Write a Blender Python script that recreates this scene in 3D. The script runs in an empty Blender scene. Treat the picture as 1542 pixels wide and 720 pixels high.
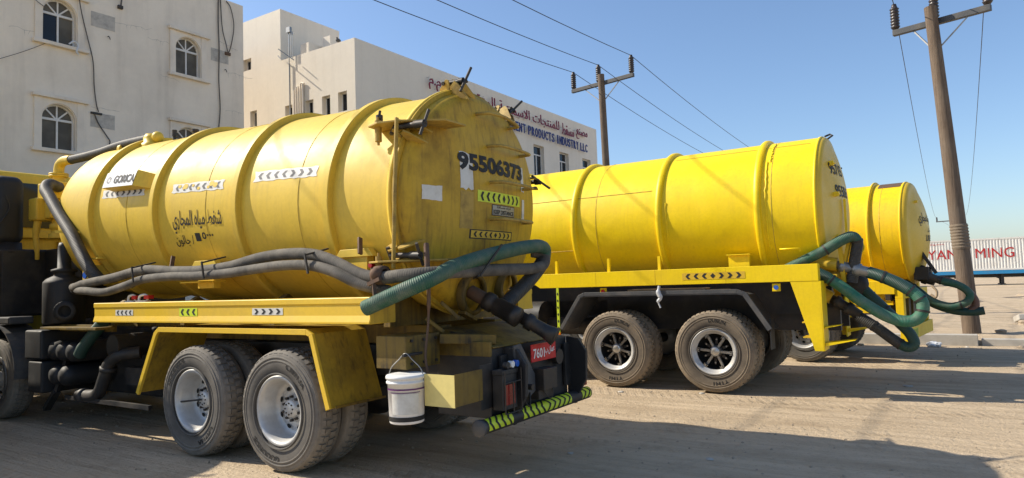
import bpy, bmesh, math, random
from mathutils import Vector, Matrix
R=math.radians; PI=math.pi
rnd=random.Random(7)
scn=bpy.context.scene
col=scn.collection
# ---------------------------------------------------------------- camera
cam=bpy.data.cameras.new('camera'); camo=bpy.data.objects.new('camera',cam); col.objects.link(camo)
cam.sensor_width=36; cam.lens=36*1025/1542; cam.clip_start=.05; cam.clip_end=30000
_p=R(3.6); _r=R(1.95)
_f=Vector((0,math.cos(_p),math.sin(_p))); _x=Vector((1,0,0)); _u=_x.cross(_f)
_X=_x*math.cos(_r)-_u*math.sin(_r); _U=_u*math.cos(_r)+_x*math.sin(_r)
camo.matrix_world=Matrix(((_X.x,_U.x,-_f.x,0),(_X.y,_U.y,-_f.y,0),(_X.z,_U.z,-_f.z,1.6),(0,0,0,1)))
scn.camera=camo
# ---------------------------------------------------------------- sky and sun
SUN=Vector((-1.178,.30,1.0)).normalized()          # towards the sun
sun_el=math.asin(SUN.z); sun_az=math.atan2(SUN.x,SUN.y)
w=bpy.data.worlds.new('World'); scn.world=w; w.use_nodes=True
nt=w.node_tree; nt.nodes.clear()
sky=nt.nodes.new('ShaderNodeTexSky'); sky.sky_type='NISHITA'; sky.sun_disc=False
sky.sun_elevation=sun_el; sky.sun_rotation=sun_az
sky.air_density=1.0; sky.dust_density=.95; sky.ozone_density=4.0; sky.altitude=0
bg=nt.nodes.new('ShaderNodeBackground'); bg.inputs[1].default_value=.135
wo=nt.nodes.new('ShaderNodeOutputWorld')
nt.links.new(sky.outputs[0],bg.inputs[0]); nt.links.new(bg.outputs[0],wo.inputs[0])
sl=bpy.data.lights.new('sun','SUN'); so=bpy.data.objects.new('sun',sl); col.objects.link(so)
sl.energy=5.0; sl.angle=R(.53); sl.color=(1,.91,.76)
so.rotation_euler=(-SUN).to_track_quat('-Z','Y').to_euler(); so.location=(-30,8,40)
scn.view_settings.view_transform='Standard'; scn.view_settings.look='None'
scn.view_settings.exposure=.42; scn.view_settings.gamma=1
scn.render.engine='CYCLES'; scn.cycles.use_denoising=True; scn.cycles.max_bounces=8
# ---------------------------------------------------------------- materials
def _nodes(name):
    m=bpy.data.materials.new(name); m.use_nodes=True
    return m,m.node_tree,m.node_tree.nodes['Principled BSDF']
def lk(t,a,b): t.links.new(a,b)
def nnode(t,kind,**kw):
    n=t.nodes.new(kind)
    for k,v in kw.items(): setattr(n,k,v)
    return n
def noise(t,vec,scale,detail=4,rough=.6):
    n=nnode(t,'ShaderNodeTexNoise'); n.inputs['Scale'].default_value=scale; n.inputs['Detail'].default_value=detail
    n.inputs['Roughness'].default_value=rough; lk(t,vec,n.inputs['Vector']); return n.outputs['Fac']
def ramp(t,fac,a,b,va=0.,vb=1.):
    n=nnode(t,'ShaderNodeMapRange'); n.inputs['From Min'].default_value=a; n.inputs['From Max'].default_value=b
    n.inputs['To Min'].default_value=va; n.inputs['To Max'].default_value=vb; lk(t,fac,n.inputs['Value']); return n.outputs[0]
def mixc(t,fac,a,b):
    n=nnode(t,'ShaderNodeMix',data_type='RGBA')
    if isinstance(fac,(int,float)): n.inputs[0].default_value=fac
    else: lk(t,fac,n.inputs[0])
    for i,c in ((6,a),(7,b)):
        if isinstance(c,(tuple,list)): n.inputs[i].default_value=(*c[:3],1)
        else: lk(t,c,n.inputs[i])
    return n.outputs[2]
def mul(t,a,b,op='MULTIPLY'):
    n=nnode(t,'ShaderNodeMath',operation=op)
    for i,c in ((0,a),(1,b)):
        if isinstance(c,(int,float)): n.inputs[i].default_value=c
        else: lk(t,c,n.inputs[i])
    return n.outputs[0]
def bump(t,h,b,strength=.3,dist=.01):
    n=nnode(t,'ShaderNodeBump'); n.inputs['Strength'].default_value=strength; n.inputs['Distance'].default_value=dist
    lk(t,h,n.inputs['Height']); lk(t,n.outputs[0],b.inputs['Normal'])
def scaled(t,vec,s):
    n=nnode(t,'ShaderNodeMapping'); n.inputs['Scale'].default_value=s; lk(t,vec,n.inputs[0]); return n.outputs[0]
def coords(t,kind='Object'):
    return nnode(t,'ShaderNodeTexCoord').outputs[kind]
def grimy(name,colr,rough=.5,metal=0.,dirt=(.12,.09,.06),amt=.35,scale=3.,coat=0.,bumpy=.0,spec=.5,fine=28.,streak=False,wav=0.):
    """painted or raw surface: base colour, drifting tone, dirt in patches and specks"""
    m,t,b=_nodes(name); c=coords(t)
    n1=noise(t,c,scale,6,.65); n2=noise(t,c,fine,3,.6)
    tone=mixc(t,ramp(t,n2,.35,.7,0,.35),colr,tuple(x*.8 for x in colr))
    d=mul(t,ramp(t,n1,.46,.78),amt)
    if streak:
        n3=noise(t,scaled(t,c,(14,14,.8)),1.6,4,.6); d=mul(t,d,mul(t,ramp(t,n3,.5,.75),amt*.7),'ADD')
    cc=mixc(t,d,tone,dirt); lk(t,cc,b.inputs['Base Color'])
    b.inputs['Metallic'].default_value=metal; b.inputs['Specular IOR Level'].default_value=spec
    lk(t,ramp(t,n1,.3,.8,max(rough-.08,.05),min(rough+.2,1)),b.inputs['Roughness'])
    if coat: b.inputs['Coat Weight'].default_value=coat; b.inputs['Coat Roughness'].default_value=.25
    if wav:
        w1=noise(t,c,1.7,2,.4); h=mul(t,mul(t,w1,wav),mul(t,n2,bumpy*.12),'ADD'); bump(t,h,b,1.,.05)
    elif bumpy: bump(t,n2,b,bumpy,.006)
    return m
def flat(name,colr,rough=.6,metal=0.,spec=.4):
    return grimy(name,colr,rough,metal,tuple(x*.55 for x in colr),.25,9.,spec=spec)
M={}
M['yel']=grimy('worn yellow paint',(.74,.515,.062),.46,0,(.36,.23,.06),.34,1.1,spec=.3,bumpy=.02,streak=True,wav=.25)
M['yel_door']=grimy('dusty shade-darkened door paint',(.53,.335,.026),.5,0,(.13,.075,.02),.75,2.3,spec=.3,bumpy=.02,streak=True)  # base darkened to carry the rear door's shade, with grime over it
M['yel_worn']=grimy('rust-stained yellow paint',(.44,.29,.05),.6,0,(.12,.075,.035),.8,7,bumpy=.1)
M['yel_rail']=grimy('yellow rail paint',(.74,.48,.03),.42,0,(.34,.22,.07),.35,2.2,bumpy=.03)
M['yel_grime_shade']=grimy('greasy shade-darkened yellow paint',(.17,.108,.011),.6,0,(.02,.016,.011),1.0,3.2,bumpy=.08,streak=True)  # black grease, plus shade of the rear parts put into the base colour
M['yel_lit']=grimy('lit-face pale yellow paint',(.70,.58,.20),.6,0,(.42,.34,.14),.5,4,bumpy=.04)  # pale tone stands in for light on the corner panel's left face
M['yel2']=grimy('fresh yellow paint',(.93,.665,.005),.42,0,(.60,.37,.02),.34,1.0,spec=.35,bumpy=.02,streak=True,wav=.35)
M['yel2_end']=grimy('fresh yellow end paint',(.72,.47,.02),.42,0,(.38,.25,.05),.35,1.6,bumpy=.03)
M['yel3']=grimy('deep yellow paint',(.88,.58,.006),.45,0,(.45,.27,.03),.4,1.3,spec=.35,bumpy=.02,streak=True,wav=.3)
M['bead']=grimy('weld bead',(.55,.36,.04),.5,0,(.2,.12,.03),.6,14,bumpy=.3)
M['rust']=grimy('rusty steel',(.12,.075,.05),.75,.2,(.2,.09,.04),.6,9,bumpy=.15)
M['steel']=grimy('dull galvanised steel',(.30,.30,.29),.42,.7,(.15,.12,.09),.5,8,bumpy=.05)
M['rim']=grimy('silver wheel paint',(.52,.52,.51),.42,.35,(.26,.22,.17),.5,4,bumpy=.04)
M['chrome']=grimy('worn hub steel',(.5,.49,.47),.3,.85,(.2,.16,.11),.4,12)
M['black']=grimy('black chassis paint',(.016,.016,.017),.55,0,(.11,.09,.07),.55,3.5,bumpy=.06)
M['blackp']=grimy('dusty black plastic',(.013,.0135,.015),.6,0,(.05,.044,.037),.4,3,bumpy=.04)
M['dgrey']=grimy('dark grey fender steel',(.06,.062,.066),.55,0,(.20,.17,.13),.5,4,bumpy=.05)
M['hole']=flat('dark opening',(.006,.006,.006),.9)
M['iron']=grimy('dark iron',(.045,.042,.04),.5,.5,(.13,.09,.06),.55,9,bumpy=.1)
M['white']=grimy('white vinyl',(.66,.65,.60),.5,0,(.38,.34,.26),.5,9)
M['white_plastic']=grimy('white plastic',(.75,.75,.74),.4,0,(.5,.47,.42),.25,9)
M['blk']=flat('black print',(.02,.02,.02),.6)
M['lime']=grimy('lime reflective vinyl',(.62,.74,.03),.45,0,(.30,.33,.05),.35,12)
M['red']=flat('red print',(.5,.02,.02),.5); M['redp']=flat('red number plate',(.55,.015,.02),.45)
M['maroon']=flat('red sign letter',(.22,.008,.03),.45)
M['blue']=flat('blue sign letter',(.015,.025,.17),.45)
M['amber']=flat('amber lens',(.8,.22,.02),.2); M['redl']=flat('red lens',(.22,.012,.012),.2); M['bluel']=flat('blue lens',(.03,.12,.5),.2)
M['purple']=flat('purple print',(.12,.02,.14),.5)
M['rope']=grimy('old rope',(.20,.155,.11),.95,0,(.09,.07,.05),.6,20,bumpy=.4)
M['yel_dirty']=grimy('dirty yellow mudguard paint',(.42,.275,.022),.55,0,(.04,.03,.015),.7,2.4,bumpy=.08,streak=True)
M['wood']=grimy('weathered wood',(.36,.27,.18),.85,0,(.18,.13,.09),.5,8,bumpy=.2)
def mat_hose(name,colr,dirt,amt,freq,rough=.5,depth=.5):
    m,t,b=_nodes(name); uv=coords(t,'UV'); ob=coords(t)
    sp=nnode(t,'ShaderNodeSeparateXYZ'); lk(t,uv,sp.inputs[0])
    ph=mul(t,mul(t,sp.outputs[0],freq),sp.outputs[1],'ADD')
    s=mul(t,mul(t,ph,2*PI),0.,'ADD'); s=nnode(t,'ShaderNodeMath',operation='SINE').outputs[0] if 0 else s
    sn=nnode(t,'ShaderNodeMath',operation='SINE'); lk(t,s,sn.inputs[0])
    n1=noise(t,ob,6,5,.65)
    base=mixc(t,ramp(t,sn.outputs[0],-1,1,0,.28),colr,tuple(x*.45 for x in colr))
    lk(t,mixc(t,mul(t,ramp(t,n1,.4,.75),amt),base,dirt),b.inputs['Base Color'])
    b.inputs['Roughness'].default_value=rough
    bump(t,sn.outputs[0],b,depth,.004); return m
M['green']=mat_hose('green ribbed hose',(.018,.095,.058),(.15,.165,.125),.75,62,.62,.45)
M['greenb']=mat_hose('bright green ribbed hose',(.02,.165,.095),(.17,.20,.15),.75,62,.6,.45)
M['greend']=mat_hose('dark green hose',(.012,.06,.045),(.05,.055,.045),.5,60)
M['ghose']=mat_hose('grey dusty hose',(.075,.068,.058),(.25,.22,.175),.6,50,.85,.2)
M['bhose']=mat_hose('black ribbed hose',(.03,.029,.028),(.16,.145,.12),.35,45,.6)
M['brownhose']=mat_hose('brown stained hose',(.16,.075,.045),(.1,.08,.06),.5,60)
def mat_tyre(name,colr,dust,amt):
    m,t,b=_nodes(name); c=coords(t)
    n=noise(t,c,5,6,.7); n2=noise(t,c,45,3,.6)
    g=nnode(t,'ShaderNodeVectorMath',operation='LENGTH'); lk(t,scaled(t,c,(1,0,1)),g.inputs[0])
    rr=ramp(t,g.outputs['Value'],.36,.56,.35,1.25)
    f=mul(t,mul(t,ramp(t,n,.25,.7,.35,1.0),rr),amt)
    lk(t,mixc(t,f,mixc(t,ramp(t,n2,.3,.7,0,.5),colr,tuple(x*1.6 for x in colr)),dust),b.inputs['Base Color'])
    b.inputs['Roughness'].default_value=.85; bump(t,n2,b,.2,.004); return m
M['tyre']=mat_tyre('dusty tyre rubber',(.03,.029,.028),(.27,.24,.20),.80)
M['tyre2']=mat_tyre('sandy tyre rubber',(.03,.027,.024),(.36,.28,.19),.72)
M['tyre_txt']=flat('tyre lettering',(.02,.019,.018),.85)
def mat_wall(name,colr,stain,amt,sc=.35):
    m,t,b=_nodes(name); c=coords(t,'Object')
    n1=noise(t,c,sc,7,.65); n2=noise(t,scaled(t,c,(1.6,1.6,.16)),1.3,5,.65); n3=noise(t,c,38,3,.6); n4=noise(t,c,5,5,.7)
    d=mul(t,mul(t,ramp(t,n1,.42,.75),amt),mul(t,ramp(t,n2,.5,.8),amt*.9),'ADD')
    base=mixc(t,ramp(t,n4,.3,.7,0,.4),colr,tuple(x*.88 for x in colr))
    lk(t,mixc(t,d,base,stain),b.inputs['Base Color']); b.inputs['Roughness'].default_value=.92
    b.inputs['Specular IOR Level'].default_value=.135
    h=mul(t,n3,mul(t,n4,1.5),'ADD'); bump(t,h,b,.35,.01); return m
M['plaster']=mat_wall('aged cream plaster',(.83,.745,.625),(.47,.41,.34),.42,.5)
M['plaster_trim']=mat_wall('cream stone trim',(.80,.72,.61),(.46,.40,.33),.4,1.2)
M['plaster2']=mat_wall('cream render',(.84,.76,.635),(.60,.53,.43),.34,.3)
M['cement']=mat_wall('raw cement patch',(.52,.485,.43),(.27,.25,.23),.8,5.)
M['alu']=flat('white window aluminium',(.72,.70,.66),.45)
def mat_glass(name,colr,rough=.08):
    m,t,b=_nodes(name); b.inputs['Base Color'].default_value=(*colr,1); b.inputs['Roughness'].default_value=rough
    b.inputs['Specular IOR Level'].default_value=.25
    n=noise(t,coords(t),2.2,3,.5); lk(t,mixc(t,ramp(t,n,.4,.65),colr,tuple(x*.6+.006 for x in colr)),b.inputs['Base Color']); return m
M['glass']=mat_glass('dusty window glass',(.13,.115,.09),.5)
M['glassd']=mat_glass('dark window glass',(.02,.024,.03),.08)
M['cable']=flat('cable sheath',(.10,.09,.08),.7)
M['wire']=flat('bare wire',(.05,.05,.05),.5,.3)
M['cont']=grimy('white container paint',(.78,.76,.70),.5,0,(.50,.44,.36),.35,1.2,streak=True)
M['trailer']=grimy('blue trailer paint',(.02,.24,.50),.45,0,(.1,.13,.15),.4,1.5)
M['concrete']=mat_wall('kerb concrete',(.46,.43,.38),(.26,.23,.19),.5,2.)
M['rock']=grimy('pale rock',(.36,.29,.21),.9,0,(.24,.18,.12),.6,9,bumpy=.3)
M['insul']=flat('brown insulator',(.05,.04,.038),.35)
M['bag']=grimy('crumpled plastic bag',(.6,.62,.65),.35,0,(.4,.38,.34),.4,12)
def mat_pole():
    m,t,b=_nodes('weathered pole timber'); c=coords(t)
    n=noise(t,scaled(t,c,(22,22,1.2)),1.5,6,.7); n2=noise(t,c,1.3,4,.6)
    cc=mixc(t,ramp(t,n,.3,.7),(.075,.05,.035),(.20,.145,.10))
    lk(t,mixc(t,ramp(t,n2,.45,.7,0,.5),cc,(.20,.16,.12)),b.inputs['Base Color']); b.inputs['Roughness'].default_value=.9
    bump(t,n,b,.6,.02); return m
M['pole']=mat_pole()
HX,HY=math.sin(R(-57)),math.cos(R(-57))            # truck heading on the ground
def mat_ground():
    m,t,b=_nodes('packed sandy dirt'); c=coords(t)
    mp=nnode(t,'ShaderNodeMapping'); mp.inputs['Rotation'].default_value=(0,0,-math.atan2(HY,HX)); lk(t,c,mp.inputs[0]); v=mp.outputs[0]
    big=noise(t,scaled(t,v,(.05,.16,.1)),1.,5,.6)
    track=noise(t,scaled(t,v,(.22,3.2,1)),1.,6,.62)
    track2=noise(t,scaled(t,v,(.9,9.,1)),1.,5,.65)
    mid=noise(t,c,1.7,6,.68); fine=noise(t,c,26,4,.7); grit=noise(t,c,140,2,.6)
    a=mixc(t,ramp(t,track,.32,.68),(.37,.285,.19),(.56,.445,.31))
    a=mixc(t,ramp(t,big,.4,.7,0,.55),a,(.60,.485,.34))
    a=mixc(t,ramp(t,mid,.5,.78,0,.55),a,(.27,.20,.13))
    a=mixc(t,ramp(t,track2,.52,.75,0,.4),a,(.25,.19,.125))
    a=mixc(t,ramp(t,fine,.56,.74,0,.45),a,(.22,.165,.11))
    a=mixc(t,ramp(t,grit,.6,.75,0,.35),a,(.55,.46,.34))
    lk(t,a,b.inputs['Base Color']); b.inputs['Roughness'].default_value=.95; b.inputs['Specular IOR Level'].default_value=.1
    sp=nnode(t,'ShaderNodeSeparateXYZ'); lk(t,v,sp.inputs[0])
    band=ramp(t,noise(t,scaled(t,v,(.05,1.5,1)),1.,2,.5),.54,.58)
    sa=nnode(t,'ShaderNodeMath',operation='SINE'); lk(t,mul(t,mul(t,sp.outputs[0],48.),mul(t,sp.outputs[1],26.),'ADD'),sa.inputs[0])
    tread=mul(t,mul(t,ramp(t,sa.outputs[0],-.2,.5),band),ramp(t,mid,.38,.55))
    a2=mixc(t,mul(t,tread,.22),a,(.26,.20,.135)); lk(t,a2,b.inputs['Base Color'])
    h=mul(t,mul(t,track,.9),mul(t,track2,.45),'ADD'); h=mul(t,h,mul(t,mid,.5),'ADD'); h=mul(t,h,mul(t,fine,.35),'ADD'); h=mul(t,h,mul(t,grit,.10),'ADD'); h=mul(t,h,mul(t,tread,-.10),'ADD')
    bump(t,h,b,.9,.07); return m
M['ground']=mat_ground()
# ---------------------------------------------------------------- mesh helpers
class MB:
    def __init__(s): s.v=[]; s.f=[]; s.m=[]; s.sm=[]; s.uv={}
    def add(s,vs,fs,m=0,smooth=False,uvs=None):
        o=len(s.v); s.v+= [tuple(p) for p in vs]
        for i,f in enumerate(fs):
            if uvs: s.uv[len(s.f)]=uvs[i]
            s.f.append([o+k for k in f]); s.m.append(m); s.sm.append(smooth)
        return s
    def box(s,x0,x1,y0,y1,z0,z1,m=0):
        vs=[(x,y,z) for x in (x0,x1) for y in (y0,y1) for z in (z0,z1)]
        return s.add(vs,[(0,1,3,2),(4,6,7,5),(0,4,5,1),(2,3,7,6),(0,2,6,4),(1,5,7,3)],m)
    def obox(s,c,a,b,d,m=0):
        c,a,b,d=map(Vector,(c,a,b,d))
        vs=[c+a*i+b*j+d*k for i in (-1,1) for j in (-1,1) for k in (-1,1)]
        return s.add(vs,[(0,1,3,2),(4,6,7,5),(0,4,5,1),(2,3,7,6),(0,2,6,4),(1,5,7,3)],m)
    def bar(s,p,q,w,h,m=0,up=(0,0,1)):
        p,q=Vector(p),Vector(q); d=q-p; L=d.length; d=d/L; u=Vector(up); sd=d.cross(u)
        if sd.length<1e-4: sd=d.cross(Vector((1,0,0)))
        sd.normalize(); u=sd.cross(d)
        return s.obox((p+q)/2,d*L/2,sd*w/2,u*h/2,m)
    def prism(s,poly,axis,c0,c1,m=0):
        n=len(poly)
        def P(a,b,c): return {'x':(c,a,b),'y':(a,c,b),'z':(a,b,c)}[axis]
        vs=[P(a,b,c0) for a,b in poly]+[P(a,b,c1) for a,b in poly]
        fs=[list(range(n))[::-1],list(range(n,2*n))]+[(i,(i+1)%n,(i+1)%n+n,i+n) for i in range(n)]
        return s.add(vs,fs,m)
    def strip(s,poly,axis,c0,c1,th,m=0):
        """bent sheet: open polyline with thickness th"""
        off=[]
        for i,p in enumerate(poly):
            a=Vector(poly[max(i-1,0)]); b=Vector(poly[min(i+1,len(poly)-1)]); d=(b-a).normalized(); n=Vector((-d.y,d.x)); 
            off.append((p[0]+n.x*th,p[1]+n.y*th))
        for i in range(len(poly)-1):
            s.prism([poly[i],poly[i+1],off[i+1],off[i]],axis,c0,c1,m)
        return s
    def tube(s,pts,r,n=12,m=0,cap=True,smooth=True):
        P=[Vector(p) for p in pts]; k=len(P); rs=r if isinstance(r,(list,tuple)) else [r]*k
        T=[(P[min(i+1,k-1)]-P[max(i-1,0)]).normalized() for i in range(k)]
        ref=Vector((0,0,1)) if abs(T[0].z)<.9 else Vector((1,0,0))
        a=T[0].cross(ref).normalized(); vs=[]; L=[0]
        for i in range(k):
            if i:
                L.append(L[-1]+(P[i]-P[i-1]).length)
                a=(a-T[i]*a.dot(T[i])); a=a.normalized() if a.length>1e-6 else T[i].orthogonal().normalized()
            b=T[i].cross(a)
            vs+=[P[i]+(a*math.cos(2*PI*j/n)+b*math.sin(2*PI*j/n))*rs[i] for j in range(n)]
        fs=[];uv=[]
        for i in range(k-1):
            for j in range(n):
                j2=(j+1)%n; fs.append((i*n+j,i*n+j2,(i+1)*n+j2,(i+1)*n+j))
                uv.append([(L[i],j/n),(L[i],(j+1)/n),(L[i+1],(j+1)/n),(L[i+1],j/n)])
        s.add(vs,fs,m,smooth,uv)
        if cap:
            s.add(vs[:n],[list(range(n))[::-1]],m); s.add(vs[-n:],[list(range(n))],m)
        return s
    def lathe(s,prof,o=(0,0,0),ax=(1,0,0),n=48,m=0,smooth=True,ref=None):
        o=Vector(o); ax=Vector(ax).normalized(); a=(Vector(ref) if ref else ax.orthogonal()).normalized(); b=ax.cross(a); k=len(prof)
        vs=[o+ax*h+(a*math.cos(2*PI*j/n)+b*math.sin(2*PI*j/n))*max(r,1e-4) for r,h in prof for j in range(n)]
        fs=[(i*n+j,i*n+(j+1)%n,(i+1)*n+(j+1)%n,(i+1)*n+j) for i in range(k-1) for j in range(n)]
        return s.add(vs,fs,m,smooth)
    def cyl(s,p,q,r,n=16,m=0,r2=None,smooth=True):
        return s.tube([p,q],[r,r if r2 is None else r2],n,m,True,smooth)
    def ball(s,c,r,n=12,m=0,sc=(1,1,1)):
        prof=[(math.sin(PI*i/8),-math.cos(PI*i/8)) for i in range(9)]; c=Vector(c); o=len(s.v)
        s.lathe(prof,(0,0,0),(0,0,1),n,m)
        for i in range(o,len(s.v)):
            x,y,z=s.v[i]; s.v[i]=(c.x+x*r*sc[0],c.y+y*r*sc[1],c.z+z*r*sc[2])
        return s
    def mesh(s,name,mats):
        me=bpy.data.meshes.new(name); me.from_pydata(s.v,[],s.f)
        for k in (mats if isinstance(mats,(list,tuple)) else [mats]): me.materials.append(M[k])
        me.polygons.foreach_set('material_index',s.m); me.polygons.foreach_set('use_smooth',s.sm)
        if s.uv:
            u=me.uv_layers.new(name='UVMap')
            for fi,c in s.uv.items():
                for li,q in zip(me.polygons[fi].loop_indices,c): u.data[li].uv=q
        me.validate(); me.update(); return me
    def build(s,name,mats,parent=None,loc=None,bev=0,rot=None):
        return put(name,s.mesh(name,mats),parent,loc,bev,rot)
def put(name,me,parent=None,loc=None,bev=0,rot=None):
    o=bpy.data.objects.new(name,me); col.objects.link(o)
    if parent: o.parent=parent
    if loc is not None: o.location=loc
    if rot is not None: o.rotation_euler=rot
    if bev:
        b=o.modifiers.new('bevel','BEVEL'); b.width=bev; b.segments=2; b.limit_method='ANGLE'; b.angle_limit=R(40); b.harden_normals=False
    return o
def empty(name,loc=(0,0,0),rz=0,parent=None):
    o=bpy.data.objects.new(name,None); col.objects.link(o); o.location=loc; o.rotation_euler=(0,0,rz); o.empty_display_size=.2
    if parent: o.parent=parent
    return o
def tag(o,label=None,cat=None,group=None,kind=None):
    if label: o['label']=label
    if cat: o['category']=cat
    if group: o['group']=group
    if kind: o['kind']=kind
    return o
def spline(pts,k=8):
    P=[Vector(p) for p in pts]; P=[P[0]*2-P[1]]+P+[P[-1]*2-P[-2]]; out=[]
    for i in range(1,len(P)-2):
        a,b,c,d=P[i-1:i+3]
        for j in range(k):
            t=j/k; out.append(.5*((2*b)+(c-a)*t+(2*a-5*b+4*c-d)*t*t+(3*b-a-3*c+d)*t**3))
    out.append(P[-2]); return out
# Arabic shaping: letters to joined presentation forms, in visual order
_AR={}
for _l,_c,_n in (('ا',0xFE8D,2),('ب',0xFE8F,4),('ة',0xFE93,2),('ت',0xFE95,4),('ج',0xFE9D,4),('د',0xFEA9,2),('ر',0xFEAD,2),('س',0xFEB1,4),('ش',0xFEB5,4),('ص',0xFEB9,4),('ط',0xFEC1,4),('ع',0xFEC9,4),('ف',0xFED1,4),('ق',0xFED5,4),('ل',0xFEDD,4),('م',0xFEE1,4),('ن',0xFEE5,4),('ه',0xFEE9,4),('و',0xFEED,2),('ي',0xFEF1,4)): _AR[_l]=(_c,_n)
def arabic(s):
    out=[]; i=0
    while i<len(s):
        ch=s[i]
        if ch not in _AR: out.append(ch); i+=1; continue
        pj=i>0 and s[i-1] in _AR and _AR[s[i-1]][1]==4
        if ch=='ل' and i+1<len(s) and s[i+1]=='ا': out.append(chr(0xFEFC if pj else 0xFEFB)); i+=2; continue
        c,n=_AR[ch]; nj=n==4 and i+1<len(s) and s[i+1] in _AR
        out.append(chr(c+(3 if pj and nj else 2 if nj else 1 if pj else 0))); i+=1
    return ''.join(reversed(out))
def text_geo(s,w=None,h=None,bold=.0,ext=.0):
    """flat letters as (verts2d+depth, faces), fitted to width w and height h about their centre"""
    c=bpy.data.curves.new('t','FONT'); c.body=s; c.size=1; c.offset=bold; c.resolution_u=3; c.extrude=ext
    o=bpy.data.objects.new('t',c); col.objects.link(o); dg=bpy.context.evaluated_depsgraph_get(); dg.update()
    e=o.evaluated_get(dg); me=e.to_mesh(); vs=[tuple(v.co) for v in me.vertices]; fs=[list(p.vertices) for p in me.polygons]
    e.to_mesh_clear(); bpy.data.objects.remove(o); bpy.data.curves.remove(c)
    xs=[v[0] for v in vs]; ys=[v[1] for v in vs]; x0,x1,y0,y1=min(xs),max(xs),min(ys),max(ys)
    sy=(h/(y1-y0)) if h else w/(x1-x0); sx=(w/(x1-x0)) if w else sy
    return [((v[0]-(x0+x1)/2)*sx,(v[1]-(y0+y1)/2)*sy,v[2]) for v in vs],fs
def text_on(mb,s,f,w=None,h=None,bold=0,m=0,ext=0,ez=1):
    vs,fs=text_geo(s,w,h,bold,ext); mb.add([f(a,b,d*ez) for a,b,d in vs],fs,m); return mb
def grid_on(mb,f,w,h,nx,ny,d,m=0,shape=None):
    vs=[];fs=[]
    for j in range(ny+1):
        for i in range(nx+1):
            a,b=(i/nx-.5)*w,(j/ny-.5)*h
            if shape: a,b=shape(a,b)
            vs.append(f(a,b,d))
    for j in range(ny):
        for i in range(nx): k=j*(nx+1)+i; fs.append((k,k+1,k+nx+2,k+nx+1))
    mb.add(vs,fs,m,True); return mb
def chevrons(mb,f,w,h,seq,d,m=1,fill=.62):
    """seq of '<', '>' and 'o' drawn as print on a strip"""
    n=len(seq); cw=w/n; hh=h*.5*.78
    for i,c in enumerate(seq):
        x=-w/2+cw*(i+.5); t=cw*fill*.5; q=cw*.28
        if c=='o': P=[(x-t,0),(x,-hh),(x+t,0),(x,hh)]; mb.add([f(a,b,d) for a,b in P],[(0,1,2,3)],m); continue
        k=1 if c=='>' else -1
        vs=[]
        for j in range(-5,6):
            e=1-abs(j)/5; b=hh*j/5; vs+=[f(x-k*t+k*(2*t-q*1.2)*e,b,d),f(x-k*t+k*q*1.2+k*(2*t-q*1.2)*e,b,d)]
        mb.add(vs,[(2*j,2*j+1,2*j+3,2*j+2) for j in range(10)],m)
    return mb
# ================================================================ shared truck pieces
RZ=math.atan2(HY,HX)
_cache={}
def tyre_mesh(Rt,wd,rim,mat,nl=46):
    key=('tyre',Rt,wd,mat)
    if key in _cache: return _cache[key]
    mb=MB(); b=Rt-.014; w=wd/2
    prof=[(rim,-w*.72),(rim+.03,-w*.86),(rim+.09,-w*.98),(b-.10,-w),(b-.045,-w*.95),(b-.012,-w*.86),(b,-w*.76),(b,w*.76),(b-.012,w*.86),(b-.045,w*.95),(b-.10,w),(rim+.09,w*.98),(rim+.03,w*.86),(rim,w*.72)]
    mb.lathe(prof,(0,0,0),(0,1,0),64)
    # raised bands on the sidewall
    for s in (-1,1):
        for rr,dw in ((b-.085,.004),(rim+.035,.010),(b-.055,.002)):
            mb.lathe([(rr-.010,s*w*(.99)),(rr-.005,s*(w+dw)),(rr+.005,s*(w+dw)),(rr+.010,s*w*.97)],(0,0,0),(0,1,0),64)
    for i in range(nl):                                  # tread: shoulder lugs and two centre blocks
        for s,off in ((-1,0),(1,.5)):
            a0=2*PI*(i+off)/nl; da=2*PI/nl*.34
            for (y0,y1,k,r0) in ((.46,.90,1.,-.03),(.06,.40,.85,0)):
                vs=[]
                for aa in (a0-da*k,a0+da*k):
                    for yy in (y0,y1):
                        for r in (b-.02,Rt+(r0 if yy>.85 else 0)):
                            q=aa+(.35*da*(yy-.5)); vs.append((math.sin(q)*r,s*yy*w,math.cos(q)*r))
                mb.add(vs,[(0,1,3,2),(4,6,7,5),(0,4,5,1),(2,3,7,6),(0,2,6,4),(1,5,7,3)],0)
    _cache[key]=mb.mesh('tyre',mat); return _cache[key]
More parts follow.
